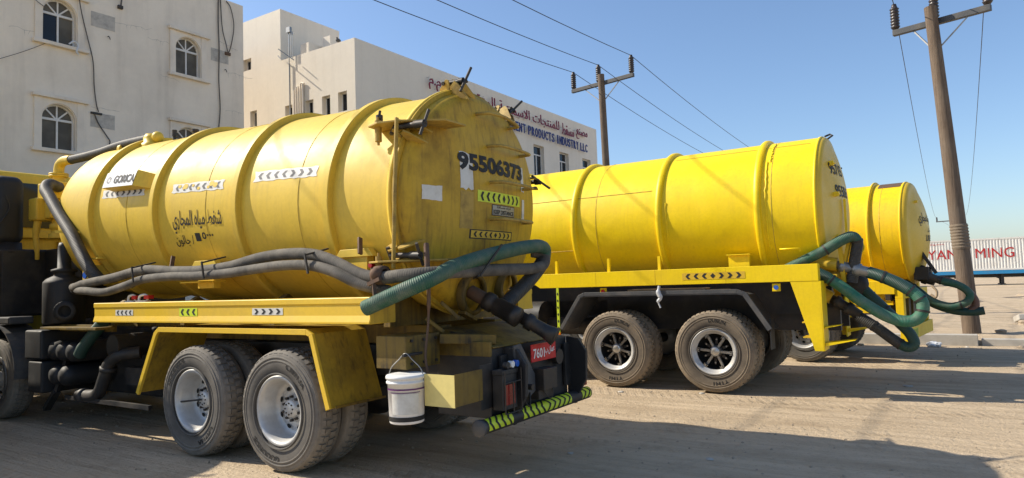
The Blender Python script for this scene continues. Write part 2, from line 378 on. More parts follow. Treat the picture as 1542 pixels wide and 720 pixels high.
def rim_mesh(kind,rim,wd):
    key=('rim',kind,rim)
    if key in _cache: return _cache[key]
    mb=MB(); w=wd/2
    if kind=='deep':      # outer wheel of a dual pair: deep dish seen from outside
        mb.lathe([(rim+.012,w*.70),(rim+.02,w*.86),(rim+.008,w*.92),(rim-.012,w*.88),(rim-.02,w*.74),(rim-.035,w*.55),(rim-.042,-w*.15),(rim-.06,-w*.35),(rim-.085,-w*.45),(rim-.10,-w*.40),(.15,-w*.30),(.13,-w*.34),(.0,-w*.34)],(0,0,0),(0,1,0),56)
        for i in range(8):
            a=2*PI*(i+.5)/8; c=Vector((math.sin(a)*.178,-w*.335,math.cos(a)*.178)); t=Vector((math.cos(a),0,-math.sin(a))); r=Vector((math.sin(a),0,math.cos(a)))
            vs=[c+t*.028*math.cos(k*PI/6)+r*.019*math.sin(k*PI/6)+Vector((0,.012,0)) for k in range(12)]; mb.add(vs,[list(range(12))],1)
    elif kind=='spoke':   # dark well with a bright rim ring
        mb.lathe([(rim+.012,w*.66),(rim+.022,w*.88),(rim+.006,w*.95),(rim-.014,w*.90),(rim-.022,w*.72),(rim-.045,w*.62),(rim-.055,w*.50)],(0,0,0),(0,1,0),56)
        mb.lathe([(rim-.055,w*.50),(rim-.062,-w*.3),(.02,-w*.35)],(0,0,0),(0,1,0),40,m=1)
    elif kind=='disc':    # convex steer wheel disc
        mb.lathe([(rim+.012,w*.66),(rim+.02,w*.88),(rim-.012,w*.88),(rim-.03,w*.6),(rim-.05,w*.1),(rim-.085,w*.05),(.17,w*.5),(.13,w*.52),(.10,w*.52),(.09,w*.8),(.0,w*.82)],(0,0,0),(0,1,0),48)
        for i in range(10):
            a=2*PI*i/10; mb.cyl((math.sin(a)*.145,w*.5,math.cos(a)*.145),(math.sin(a)*.145,w*.62,math.cos(a)*.145),.012,8)
            a+=.3; c=(math.sin(a)*.205,w*.33,math.cos(a)*.205); mb.ball(c,.024,8,1,(1,.5,1))
    else:
        mb.lathe([(rim+.012,w*.7),(rim+.02,w*.9),(rim-.02,w*.8),(rim-.04,w*.2),(.02,w*.1)],(0,0,0),(0,1,0),40)
    _cache[key]=mb.mesh('wheel',['rim','hole']); return _cache[key]
def hub_mesh(kind,wd):
    key=('hub',kind)
    if key in _cache: return _cache[key]
    mb=MB(); w=wd/2
    if kind=='deep':
        mb.lathe([(.125,-w*.34),(.12,-w*.20),(.085,-w*.16),(.08,w*.05),(.065,w*.12),(.0,w*.13)],(0,0,0),(0,1,0),32)
        for i in range(10):
            a=2*PI*i/10; x,z=math.sin(a)*.105,math.cos(a)*.105; mb.cyl((x,-w*.2,z),(x,w*.02,z),.013,7,1)
        for i in range(8):
            a=2*PI*i/8; x,z=math.sin(a)*.05,math.cos(a)*.05; mb.cyl((x,w*.12,z),(x,w*.17,z),.008,6,1)
    elif kind=='spoke':
        mb.lathe([(.075,-w*.3),(.075,w*.35),(.06,w*.5),(.045,w*.56),(.0,w*.58)],(0,0,0),(0,1,0),28)
        mb.lathe([(.095,-w*.3),(.09,w*.2),(.075,w*.22)],(0,0,0),(0,1,0),28,m=1)
        for i in range(6):
            a=2*PI*i/6+.25; u=Vector((math.sin(a),0,math.cos(a))); t=Vector((math.cos(a),0,-math.sin(a))); y=Vector((0,1,0))
            mb.obox(u*.145+y*w*.10,u*.072,t*.017,y*w*.14,0); mb.obox(u*.145+y*w*.25,u*.072,t*.010,y*.004,0)
            c=u*.222+y*w*.34
            mb.obox(c,u*.012,t*.026,y*.03,1)
            for k in (-1,1): mb.obox(c+t*k*.024+y*.032,u*.016,t*.004,y*.005,0)
            mb.obox(c+u*.014+y*.032,u*.004,t*.028,y*.005,0); mb.cyl(c+y*.02,c+y*.05,.011,6,0)
            b=a+PI/6; u2=Vector((math.sin(b),0,math.cos(b))); t2=Vector((math.cos(b),0,-math.sin(b)))
            P=[u2*.10-t2*.02,u2*.10+t2*.02,u2*.185+t2*.012,u2*.185-t2*.012]
            mb.add([p+y*w*.02 for p in P]+[p-y*w*.1 for p in P],[(0,1,2,3),(0,4,5,1),(1,5,6,2),(2,6,7,3),(3,7,4,0)],1)
            mb.cyl(u2*.16+y*w*.0,u2*.16+y*w*.06,.012,6,0)
    _cache[key]=mb.mesh('hub',['chrome','iron'] if kind=='spoke' else ['rim','iron']); return _cache[key]
def letter_mesh(kind,Rt,wd,rim):
    key=('let',kind)
    if key in _cache: return _cache[key]
    mb=MB(); r0=(Rt+rim)/2+.0; y0=wd/2+.0015
    def arc(ph):
        def f(a,b,d): q=R(ph)+a/r0; r=r0+b; return (-math.sin(q)*r,y0-abs(b)*.06+.002,math.cos(q)*r)
        return f
    for s,ph,wid in kind: text_on(mb,s,arc(ph),wid,.056,.03)
    _cache[key]=mb.mesh('lettering','tyre_txt'); return _cache[key]
def wheel(parent,x,y,side,Rt,wd,rim,kind,tm,letters=None,spin=0):
    o=put('wheel',rim_mesh(kind,rim,wd),parent,(x,y,Rt-.006),0,(0,spin*side,0 if side>0 else PI))
    put('tyre',tyre_mesh(Rt,wd,rim,tm),o)
    if kind in('deep','spoke'): put('hub',hub_mesh(kind,wd),o)
    if letters: put('lettering',letter_mesh(letters,Rt,wd,rim),o)
    return o
def dual(parent,x,Rt,wd,rim,kind,tm,half=1.25,letters=None,spin=0):
    for s in (1,-1):
        wheel(parent,x,s*(half-wd/2),s,Rt,wd,rim,kind,tm,letters if s>0 else None,spin)
        wheel(parent,x,s*(half-wd*1.5-.035),s,Rt,wd,rim,'plain',tm,None,spin+.3)
def dish(r,Rr,k,cap):
    return k*math.sqrt(max(0,1-((r-(Rr-k))/k)**2)) if r>Rr-k else k+cap*(1-(r/(Rr-k))**2)
def tank_shell(parent,L,Rr,loc,tilt,mat,ribs,rw,rh,welds,front_k=.35,front_cap=.12,ribmat=None,n=128,round_rib=False):
    mb=MB(); N=40
    prof=[(Rr,L*i/24) for i in range(25)]
    fr=[]
    for i in range(1,19):
        a=i/18; r=Rr*math.cos(a*PI/2) if 0 else Rr*(1-a)**.999
        r=Rr*(1-a*a*.0)-Rr*a if a<1 else 0
        fr.append(r)
    rs=[Rr-front_k*(1-math.cos(PI/2*i/10)) for i in range(1,11)]+[(Rr-front_k)*(1-i/6) for i in range(1,7)]
    prof+=[(max(r,0),L+dish(max(r,0),Rr,front_k,front_cap)) for r in rs]
    mb.lathe(prof,(0,0,0),(1,0,0),n,ref=(0,1,0))
    t=mb.build('tank',mat,parent,loc); t.rotation_euler=(0,-tilt,0)
    for u in ribs:
        q=MB()
        if round_rib: pr=[(Rr-.004,u-rw*.5),(Rr+rh*.75,u-rw*.38),(Rr+rh,u-rw*.15),(Rr+rh,u+rw*.15),(Rr+rh*.75,u+rw*.38),(Rr-.004,u+rw*.5)]
        else: pr=[(Rr-.004,u-rw*.5),(Rr+rh*.9,u-rw*.5),(Rr+rh,u-rw*.42),(Rr+rh,u+rw*.42),(Rr+rh*.9,u+rw*.5),(Rr-.004,u+rw*.5)]
        q.lathe(pr,(0,0,0),(1,0,0),n,ref=(0,1,0),smooth=False)
        for i,_ in enumerate(q.sm): q.sm[i]=True
        o=q.build('rib',ribmat or mat,t)
        o.data.set_sharp_from_angle(angle=R(35))
    for u in welds:
        q=MB(); rg=random.Random(int(u*100)); vs=[]; k=180
        pr=[]
        for j in range(k):
            a=2*PI*j/k; du=(rg.random()-.5)*.004; h=.0035+rg.random()*.002
            for (dx,hh) in ((-.006,-.002),(0,h),(.006,-.002)): vs.append((u+dx+du,(Rr+hh)*math.cos(a),(Rr+hh)*math.sin(a)))
        fs=[(3*j+i,3*j+i+1,3*((j+1)%k)+i+1,3*((j+1)%k)+i) for j in range(k) for i in range(2)]
        q.add(vs,fs,0,True); q.build('weld_seam','bead',t)
    return t
def tank_map(Rr,u0,z0):
    """print on the left flank: text runs towards the rear"""
    th0=math.asin(max(-1,min(1,z0/Rr)))
    def f(a,b,d): th=th0+b/Rr; return (u0-a,(Rr+d)*math.cos(th),(Rr+d)*math.sin(th))
    return f
def door_map(Rr,k,cap,y0,z0):
    def f(a,b,d): y=y0-a; z=z0+b; return (-dish(min(math.hypot(y,z),Rr),Rr,k,cap)-d,y,z)
    return f
def sheet(parent,f,w,h,mat,d=.003,nx=8,ny=4,name='sticker',shape=None):
    mb=MB(); grid_on(mb,f,w,h,nx,ny,d,0,shape); return mb.build(name,mat,parent)
def ragged(w,h,seed,amt=.12):
    rg=random.Random(seed); tab={}
    def sh(a,b):
        k=(round(a,4),round(b,4)); e=max(abs(a)/(w/2),abs(b)/(h/2))
        if e>.98:
            if k not in tab: tab[k]=(1-rg.random()*amt*(.3 if abs(b)/(h/2)<.9 else 0),1-rg.random()*amt)
            return a*tab[k][0],b*tab[k][1]
        return a,b
    return sh
def chev_sticker(parent,f,w,h,seq,base='lime',fg='blk',d=.003,name='reflective_sticker'):
    mb=MB(); grid_on(mb,f,w,h,10,2,d,0); seq and chevrons(mb,f,w*.94,h,seq,d+.002,1); return mb.build(name,[base,fg],parent)
def hose(name,pts,r,mat,parent=None,k=8,n=14,cap=True):
    mb=MB(); mb.tube(spline(pts,k),r,n,0,cap); return mb.build(name,mat,parent)
def like(o,t):
    o.location=t.location; o.rotation_euler=t.rotation_euler; return o
# ================================================================ front tanker: worn yellow sewage tanker
T1=empty('tanker_truck',(-1.4311,7.1056,0),RZ)
tag(T1,'worn yellow sewage tanker truck numbered 95506373 on its rear door','truck',group='yellow sewage tankers parked side by side')
TL,TR,TLOC,TILT=5.78,1.02,(-1.25,0,2.36),math.atan(.05)
tk1=tank_shell(T1,TL,TR,TLOC,TILT,'yel',[.80,2.11,3.60,5.02],.085,.062,[1.22,2.66,4.22],front_k=.60,front_cap=.08)
# --- rear door
RD=empty
mb=MB(); prof=[(TR,0.0)]+[(TR-.13*(1-math.cos(PI/2*i/8)),None) for i in range(1,9)]+[((TR-.13)*(1-i/10),None) for i in range(1,11)]
mb.lathe([(r,-dish(r,TR,.13,.12) if h is None else h) for r,h in prof],(0,0,0),(1,0,0),96,ref=(0,1,0))
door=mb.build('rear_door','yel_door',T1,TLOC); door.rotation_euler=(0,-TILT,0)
mb=MB(); mb.lathe([(TR-.01,.0),(TR+.035,.0),(TR+.04,.012),(TR+.035,.024),(TR-.01,.024)],(0,0,0),(1,0,0),96,ref=(0,1,0)); mb.build('door_flange','yel_door',door)
mb=MB(); mb.lathe([(TR-.01,.030),(TR+.042,.030),(TR+.047,.05),(TR+.042,.072),(TR-.01,.072)],(0,0,0),(1,0,0),96,ref=(0,1,0)); mb.build('tank_flange','yel',tk1)
dm=lambda y,z: door_map(TR,.13,.12,y,z-2.36+.012)
def label_on(s,y,z,w,h,mat='blk',bold=.02,name='lettering',d=.006):
    m_=MB(); text_on(m_,s,lambda a,b,dd: dm(y,z)(a,b,d),w,h,bold); return m_.build(name,mat,door)
sheet(door,dm(.36,2.60),.17,.36,'white',.003,5,8,'torn_sticker',ragged(.17,.36,3,.2))
label_on('95506373',-.075,2.685,1.09,.165,bold=.045)
sheet(door,dm(.36,2.25),.17,.33,'yel_worn',.002,4,6,'glue_patch')
sheet(door,dm(.76,2.37),.21,.135,'white',.003,6,5,'torn_sticker',ragged(.21,.135,5,.12))
chev_sticker(door,dm(-.16,2.39),.76,.105,'<<<<o>>>')
mb=MB(); grid_on(mb,dm(-.205,2.275),.42,.105,8,3,.003,0); grid_on(mb,dm(-.205,2.275),.40,.088,8,3,.005,1)
text_on(mb,'KEEP DISTANCE',lambda a,b,d:dm(-.205,2.258)(a,b,.007),.37,.040,.02,2); text_on(mb,arabic('اترك مسافة'),lambda a,b,d:dm(-.205,2.303)(a,b,.007),.26,.032,.01,2)
mb.build('warning_plate',['iron','steel','blk'],door)
chev_sticker(door,dm(-.04,2.04),.66,.065,'<<<<o>>>','yel_rail'); chev_sticker(door,dm(-.04,2.04),.70,.085,'','blk','yel_rail',.001,'sticker_backing')
sheet(door,dm(-.62,2.62),.07,.26,'white',.003,3,5,'torn_sticker',ragged(.07,.26,9,.1)); sheet(door,dm(-.63,2.30),.06,.24,'white',.003,3,5,'paper_label')
label_on('IN',.10,1.655,.075,.045)
for k,z in enumerate((3.155,2.865,2.525,2.185)):
    y0,y1=(.13,-.44) if k==0 else (.03,-.62)
    f=dm(0,z); P=[]
    for (y,dd) in ((y0,-.02),(y0-.01,.09),(y0-.06,.14),((y0+y1)/2,.15),(y1+.06,.14),(y1+.01,.09),(y1,-.02)):
        P.append(f(-y,-.035 if k==0 and y<-.2 else 0,dd))
    m_=MB(); m_.tube(spline(P,5),.016,8); m_.build('rung','yel_worn',door)
# hinge-and-clamp sets round the flange
def clamp(ang,parent,bolt_len=.26,hand=.34,hang=0.,fork=True):
    a=R(ang); u=Vector((0,math.cos(a),math.sin(a))); t=Vector((0,-math.sin(a),math.cos(a))); X=Vector((1,0,0)); c=u*(TR+.03)
    m_=MB()
    for k in (-1,1):
        s_=t*(.045*k)
        P=[c+X*.13-u*.05,c+X*.13+u*.03,c+X*.05+u*.11,c+X*.02+u*.10,c+X*.02-u*.05]
        m_.add([p+s_ for p in P]+[p+s_+t*.014*k for p in P],[(0,1,2,3,4),(9,8,7,6,5)]+[(i,(i+1)%5,(i+1)%5+5,i+5) for i in range(5)],0)
        if fork:
            P=[c-X*.01-u*.05,c-X*.01+u*.05,c-X*.05+u*.085,c-X*.09+u*.05,c-X*.19-u*.10]
            m_.add([p+s_*1.1 for p in P]+[p+s_*1.1+t*.014*k for p in P],[(0,1,2,3,4),(9,8,7,6,5)]+[(i,(i+1)%5,(i+1)%5+5,i+5) for i in range(5)],0)
    o=m_.build('door_clamp','yel_worn',parent)
    m_=MB(); m_.cyl(c+X*.07+u*.075,c-X*bolt_len*.55+u*.075,.024,10); m_.cyl(c+X*.075+u*.075-t*.075,c+X*.075+u*.075+t*.075,.018,8)
    m_.cyl(c-X*bolt_len*.5+u*.075,c-X*bolt_len*.85+u*.075,.034,8); m_.build('swing_bolt','iron',o)
    b=R(hang); hd=(u*math.cos(b)+t*math.sin(b)); e=c-X*bolt_len*.7+u*.075
    m_=MB(); m_.cyl(e-hd*hand*.45-X*.02,e+hd*hand*.55-X*.06,.013,8); m_.cyl(e-hd*.02,e+t*.02-X*.05,.02,8); m_.build('handle','black',o)
    return o
clamp(76,tk1,.13,.26,38); clamp(119,tk1,.12,.30,20); clamp(164,tk1,.12,.32,35)
clamp(30,tk1,.30,.22,75); clamp(-27,tk1,.30,.22,80)
# hinge brackets with the long vertical hinge rod on the left
zc=lambda x: 2.36+.05*(x+1.25)
for z,sg in ((2.955,1),(1.80,-1)):
    m_=MB(); yy=math.sqrt(max(.02,1.02**2-(z-2.36)**2))
    P=[(-.93,yy+.02),(-.97,yy+.22),(-1.12,yy+.27),(-1.30,yy+.22),(-1.62,yy-.02),(-1.62,yy-.30),(-.93,yy-.2)]
    m_.prism([(x+1.25,y) for x,y in P],'z',z-.008,z+.008)
    o=m_.build('hinge_plate','yel_worn',T1,(-1.25,0,0),.003)
    m_=MB(); m_.cyl((.22,yy+.16,z-.13),(.22,yy+.16,z+.05),.03,10); m_.cyl((.22,yy+.16,z-.16),(.22,yy+.16,z+.08),.012,8); m_.build('hinge_pin','yel_worn',o)
m_=MB(); m_.bar((.02,1.055,1.74),(-.03,1.075,2.37),.018,.035,0,(0,1,0)); m_.bar((-.03,1.075,2.36),(-.05,1.05,2.98),.018,.035,0,(0,1,0)); m_.build('hinge_rod','yel_worn',T1,(-1.25,0,0),.004)
m_=MB(); m_.cyl((-1.02,.96,3.0),(-1.02,.96,3.06),.03,8); m_.bar((-1.06,.98,3.03),(-.98,.93,3.05),.02,.02); m_.cyl((-1.02,.96,3.06),(-1.03,.96,3.10),.012,6); m_.build('lock_nut','iron',T1)
# --- print on the left flank
tm=lambda x,z: tank_map(TR,x+1.25,z-zc(x))
m_=MB(); text_on(m_,arabic('شفط مياه المجاري'),lambda a,b,d: tm(1.58,2.345)(a,b,.005),.88,.25,.014); m_.build('lettering','blk',tk1)
m_=MB(); text_on(m_,arabic('جالون')+' /',lambda a,b,d: tm(1.86,2.16)(a,b,.005),.34,.13,.005); m_.build('lettering','blk',tk1); m_=MB(); text_on(m_,'٥٠٠٠',lambda a,b,d: tm(1.42,2.19)(a,b,.005),.20,.075,.02)
m_.build('lettering','blk',tk1); m_=MB(); m_.add([tm(1.60,2.185)(a,b,.005) for a,b in ((-.045,-.045),(.045,-.045),(.045,.045),(-.045,.045))],[(0,1,2,3)]); m_.build('painted_patch','blk',tk1)
for x0,x1,z,seq,sd in ((2.60,3.56,2.80,'<<<>>>>',1),(1.12,2.06,2.715,'<<<<<<<',2),(-.26,.66,2.69,'<<<<>>>',4)):
    f=tm((x0+x1)/2,z); w_=x1-x0; m_=MB(); grid_on(m_,f,w_,.115,18,3,.003,0,ragged(w_,.115,sd,.22)); chevrons(m_,f,w_*.9,.085,seq,.005,1); 
    if sd==2:
        rg=random.Random(4)
        for i in range(9): 
            a=(rg.random()-.5)*.8*w_; s_=.02+.03*rg.random(); m_.add([f(a+s_*math.cos(k),.02*math.sin(i)+s_*.7*math.sin(k),.006) for k in (0,.9,2.1,3,4.1,5.2)],[(0,1,2,3,4,5)],2)
    m_.build('faded_sticker',['white','dgrey','yel'],tk1)
# badge lamp box
m_=MB(); 
def bx(a,b,d): return tm(2.93,2.895)(a,b,d)
F_=[bx(a,b,d) for a,b,d in ((-.37,-.085,.0),(.42,-.085,.0),(.42,.095,.0),(-.37,.095,.0),(-.40,-.085,.13),(.27,-.085,.13),(.27,.09,.13),(-.40,.09,.13))]
m_.add(F_,[(0,3,2,1),(4,5,6,7),(0,1,5,4),(1,2,6,5),(2,3,7,6),(3,0,4,7)]); bo=m_.build('badge_box','yel',tk1,None,.004)
m_=MB(); grid_on(m_,lambda a,b,d: bx(a-.065,b+.0025,.134),.66,.168,4,2,0); m_.build('badge_face','white_plastic',bo)
m_=MB(); text_on(m_,'GORICA',lambda a,b,d: bx(a+.045,b,.138),.44,.092,.03); m_.build('badge_lettering','blk',bo); m_=MB()
for r_ in (.036,.020): 
    k=24; m_.add([bx(-.29+s_*r_*math.cos(2*PI*i/k)*1.25,s_*r_*math.sin(2*PI*i/k),.138) for s_ in (1,.78) for i in range(k)],[(i,(i+1)%k,(i+1)%k+k,i+k) for i in range(k if r_>.03 else 15)])
m_.build('badge_logo','dgrey',bo)
# brackets on the tank flank carrying the hoses
for x in (1.47,-.72):
    m_=MB(); m_.box(x-.17,x+.17,.86,1.16,1.70,1.715); m_.prism([(x-.17,1.93),(x+.17,1.93),(x+.23,1.86),(x-.23,1.86)],'y',.93,1.0); m_.box(x-.14,x+.14,.90,.98,1.64,1.90); m_.build('hose_bracket','yel',T1,None,.004)
m_=MB(); m_.cyl((-.95,1.0,1.78),(-.95,1.04,1.78),.022,10); m_.build('marker_lamp','red',T1)
for x,z in ((2.03,2.0),(.48,1.92),(-.80,2.02)):
    m_=MB(); m_.bar((x,1.0,z),(x-.06,1.06,z-.14),.02,.04,0,(0,1,0)); m_.build('drip_bracket','rust',T1)
# dome valve and hoses at the tank front
m_=MB(); m_.lathe([(.14,0),(.14,.05),(.11,.06),(.11,.13),(.085,.18),(.0,.195)],(3.62,.34,3.50),(0,0,1),20); m_.ball((3.50,.34,3.63),.075,12); m_.build('dome_valve','yel',T1)
m_=MB(); m_.cyl((3.1,.35,3.5),(3.1,.35,3.63),.02,8); m_.cyl((3.1,.35,3.58),(3.1,.35,3.66),.032,8); m_.build('vent_cap','iron',T1)
m_=MB(); m_.cyl((2.65,.35,3.5),(2.65,.35,3.58),.03,8); m_.cyl((2.65,.35,3.57),(2.65,.35,3.60),.045,8); m_.build('vent_cap','iron',T1)
hose('vacuum_hose',[(3.66,.35,3.63),(3.95,.37,3.63),(4.3,.40,3.62),(4.75,.43,3.585),(5.2,.46,3.57),(5.55,.48,3.57)],.062,'bhose',T1)
m_=MB(); m_.cyl((4.2,.40,3.56),(4.26,.40,3.56),.075,12); m_.build('hose_clip','yel',T1)
m_=MB(); m_.tube(spline([(5.5,.48,3.57),(5.68,.49,3.575),(5.80,.50,3.52),(5.83,.50,3.38)],6),.068,14); m_.lathe([(.07,0),(.125,0),(.125,.025),(.07,.025)],(5.83,.50,3.38),(0,0,1),18); m_.lathe([(.07,-.03),(.125,-.03),(.125,-.005),(.07,-.005)],(5.83,.50,3.38),(0,0,1),18)
m_.tube([(5.83,.5,3.37),(5.83,.5,3.25),(5.80,.5,3.15)],[.08,.09,.11],14); m_.build('suction_pipe','yel',T1)
pv=MB(); pv.box(5.50,5.92,.28,.74,2.98,3.24); pv.prism([(5.50,2.98),(5.92,2.98),(5.80,2.72),(5.58,2.72)],'y',.32,.72); pv.box(5.75,6.0,.42,.82,2.70,3.02)
pv=pv.build('separator_box','yel',T1,None,.02)
m_=MB(); m_.lathe([(.16,0),(.16,.06),(.13,.08),(.13,.13),(.15,.14),(.15,.20),(.12,.22),(.12,.28)],(5.68,.52,2.44),(0,0,1),20); m_.build('drain_flange','yel',pv)
m_=MB(); m_.tube(spline([(5.88,.74,2.72),(5.90,.76,2.5),(5.88,.75,2.25),(5.9,.74,2.15)],5),[.05]*5+[.04]*5+[.03]*6,8); m_.build('drain_lever','yel',pv)
m_=MB(); m_.box(5.36,5.52,.66,.76,2.98,3.16); m_.cyl((5.30,.70,3.10),(5.46,.78,3.10),.05,10); m_.build('gauge_plate','yel',pv,None,.006)
hose('overflow_hose',[(5.32,.72,3.13),(5.12,.92,3.13),(4.98,1.02,3.03),(4.80,1.04,2.90),(4.50,1.06,2.66),(4.15,1.07,2.38),(3.88,1.07,2.10),(3.72,1.05,1.92),(3.62,1.0,1.80)],.074,'bhose',T1)
m_=MB(); m_.bar((4.02,.92,2.40),(4.34,1.17,2.42),.03,.03); m_.build('hose_clip','yel',T1)
m_=MB(); m_.box(3.80,3.98,.80,1.02,1.74,1.98); m_.box(3.66,3.98,.9,1.0,2.05,2.065); m_.build('marker_bracket','yel',T1,None,.005)
m_=MB(); m_.cyl((3.90,1.02,1.86),(3.90,1.035,1.86),.045,14); m_.build('marker_lamp','bluel',T1)
# --- side rails with lips, one each side
for s in (1,-1):
    m_=MB(); Y=1.25
    prof=[(Y-.30,1.50),(Y-.30,1.30),(Y-.02,1.30),(Y,1.302),(Y,1.318),(Y-.016,1.37),(Y-.016,1.455),(Y-.006,1.47),(Y-.006,1.512),(Y-.012,1.518),(Y-.30,1.518)]
    prof=[(s*a,b) for a,b in prof]
    if s<0: prof=prof[::-1]
    m_.prism(prof,'x',-1.14,3.23); rl=m_.build('side_rail','yel_rail',T1,None,.003)
    if s>0:
        for x,w_,seq,base in ((2.58,.36,'<<<<','white'),(1.37,.31,'<<<','lime'),(.14,.43,'>>>>','white')):
            chev_sticker(rl,lambda a,b,d,x=x: (x-a,Y-.016+d,1.408+b),w_,.062 if base=='white' else .08,seq,base)
        m_=MB(); m_.box(-1.147,-1.141,Y-.295,Y-.005,1.305,1.51); m_.build('end_plate','yel_door',rl)
    # mudguards
    poly=[(2.33,.56),(2.20,.80),(1.98,1.20),(1.90,1.255),(-.38,1.255),(-.46,1.215),(-.56,.90),(-.66,.60)]
    m_=MB(); m_.strip(poly,'y',min(s*1.22,s*.62),max(s*1.22,s*.62),.012)
    mg=m_.build('mudguard','yel_dirty',T1)
    m_=MB(); m_.strip(poly,'y',min(s*1.215,s*1.245),max(s*1.215,s*1.245),.05); m_.build('mudguard_edge','yel_rail',mg,None,.003)
    m_=MB(); m_.prism([(-.42,1.28),(-.95,1.28),(-1.0,.72),(-.98,.64),(-.66,.60),(-.50,1.0)],'y',min(s*1.20,s*1.21),max(s*1.20,s*1.21)) if 0 else m_.box(-.70,-.69,min(s*1.21,s*.62),max(s*1.21,s*.62),.60,.62); m_.build('mudguard_hem','yel_grime_shade',mg)
# --- chassis
m_=MB()
for s in (1,-1): m_.prism([(-1.86,.78),(7.9,.72),(7.9,1.02),(-1.86,1.06)],'y',min(s*.36,s*.46),max(s*.36,s*.46))
for x in (-1.2,.65,2.2,3.6,5.0): m_.box(x-.06,x+.06,-.36,.36,.80,1.0)
m_.build('chassis_frame','black',T1,None,.006)
m_=MB()
for s in (1,-1): m_.box(-1.25,4.3,min(s*.34,s*.48),max(s*.34,s*.48),1.07,1.24)
for x in (-.9,.65,2.2,3.7): m_.prism([(-.80,1.24),(.80,1.24),(.78,1.46),(.62,1.56),(.4,1.42),(-.4,1.42),(-.62,1.56),(-.78,1.46)],'x',x-.04,x+.04)
m_.build('tank_saddle','yel_grime_shade',T1,None,.005)
m_=MB(); m_.box(3.24,4.62,1.0,1.22,1.205,1.235); m_.box(3.3,4.6,.95,1.0,1.17,1.25); m_.build('deck_edge','yel_grime_shade',T1,None,.004)
for x in (.05-.05,1.32):
    m_=MB(); m_.cyl((x,-1.1,.53),(x,1.1,.53),.075,14); m_.ball((x,0,.53),.24,14,0,(1,.8,1)); m_.build('axle','black',T1)
for s in (1,-1):
    m_=MB()
    for i in range(7): m_.bar((-.62+i*.05,s*.55,.70-.012*i-.02),(1.94-i*.05,s*.55,.70-.012*i-.02),.09,.011)
    m_.build('leaf_spring','iron',T1)
LET1=(('GOODRIDE',-42,.40),('CM913A',142,.30)); LET2=(('CM913A',38,.30),('GOODRIDE',205,.40))
dual(T1,1.31,.54,.285,.292,'deep','tyre',1.25,LET1,0); dual(T1,0.0,.54,.285,.292,'deep','tyre',1.25,LET2,0)
wheel(T1,5.86,1.10,1,.54,.30,.292,'disc','tyre',None); wheel(T1,5.86,-1.10,-1,.54,.30,.292,'disc','tyre')
wheel(T1,7.2,1.10,1,.54,.30,.292,'disc','tyre',None); wheel(T1,7.2,-1.10,-1,.54,.30,.292,'disc','tyre')
m_=MB(); m_.cyl((1.31,1.14,.535),(1.62,1.20,.50),.010,6); m_.build('hub_pin','iron',T1)
# --- cab and the black gear behind it
m_=MB(); m_.prism([(-1.2,1.05),(1.2,1.05),(1.22,2.3),(1.15,3.28),(1.0,3.53),(-1.0,3.53),(-1.15,3.28),(-1.22,2.3)],'x',6.80,8.6); cab=m_.build('cab','yel',T1,None,.05)
m_=MB(); m_.box(6.78,6.796,-.66,.80,2.68,3.36); m_.build('rear_window','glassd',cab)
m_=MB(); m_.box(6.72,6.79,-1.0,1.0,2.52,2.63); m_.box(6.74,6.79,-.9,.1,2.34,2.48); m_.build('cab_beam','yel',cab,None,.006)
m_=MB(); m_.box(7.1,8.2,1.212,1.225,2.25,3.1); m_.build('side_window','glassd',cab)
m_=MB(); m_.box(6.6,8.5,-1.3,1.3,.62,1.04); m_.build('cab_skirt','blackp',T1,None,.03)
def rbox(x0,x1,y0,y1,z0,z1,r,name,mat,parent=None):
    m_=MB(); m_.box(x0,x1,y0,y1,z0,z1); o=m_.build(name,mat,parent); b=o.modifiers.new('bevel','BEVEL'); b.width=r; b.segments=5; b.limit_method='ANGLE'
    for p in o.data.polygons: p.use_smooth=True
    return o
ai=rbox(6.0,6.72,.84,1.24,2.36,3.34,.13,'air_intake','blackp',T1)
m_=MB(); m_.tube(spline([(6.0,1.10,3.05),(5.995,1.05,2.88),(5.995,1.12,2.72),(6.0,1.2,2.60)],5),.012,6); m_.build('intake_rib','black',ai)
m_=MB(); m_.lathe([(.0,.62),(.2,.62),(.21,.5),(.225,.49),(.225,.47),(.20,.45),(.2,.12),(.21,.10),(.21,.0),(.0,.0)],(6.22,1.02,1.78),(0,0,1),24); m_.build('air_filter','blackp',T1)
rbox(6.0,6.7,.3,1.15,1.35,2.3,.04,'gear_cover','black',T1)
rbox(4.9,6.1,-.9,.6,1.1,2.3,.05,'gear_cover','black',T1)
m_=MB(); m_.lathe([(.0,0),(.23,.0),(.24,.02),(.24,.52),(.235,.54),(.20,.58),(.12,.62),(.12,.66),(.15,.67),(.15,.70),(.08,.72),(.075,1.0),(.06,1.05),(.0,1.06)],(4.72,.90,1.26),(0,0,1),28); m_.build('oil_separator','blackp',T1)
m_=MB(); m_.lathe([(.0,-.02),(.07,-.02),(.07,.10),(.13,.10),(.13,.125),(.075,.125)],(4.50,.95,1.42),(-.75,.66,0),20); m_.build('separator_flange','blackp',T1)
m_=MB(); m_.tube(spline([(4.78,.9,2.2),(4.80,.9,2.0),(4.86,.92,1.8)],5),.02,8); m_.build('breather_pipe','iron',T1)
for x,z in ((4.50,.93),(4.27,.93),(4.02,.93),(4.46,.63),(4.21,.63)):
    m_=MB(); m_.lathe([(.0,.62),(.07,.61),(.115,.57),(.125,.50),(.125,-.5),(.115,-.57),(.07,-.61),(.0,-.62)],(x,.55,z),(0,1,0),20); m_.build('air_tank','blackp',T1)
rbox(4.62,5.08,.62,1.21,.82,1.19,.03,'battery_box','blackp',T1); rbox(4.62,5.0,.62,1.20,.40,.80,.03,'battery_box','blackp',T1)
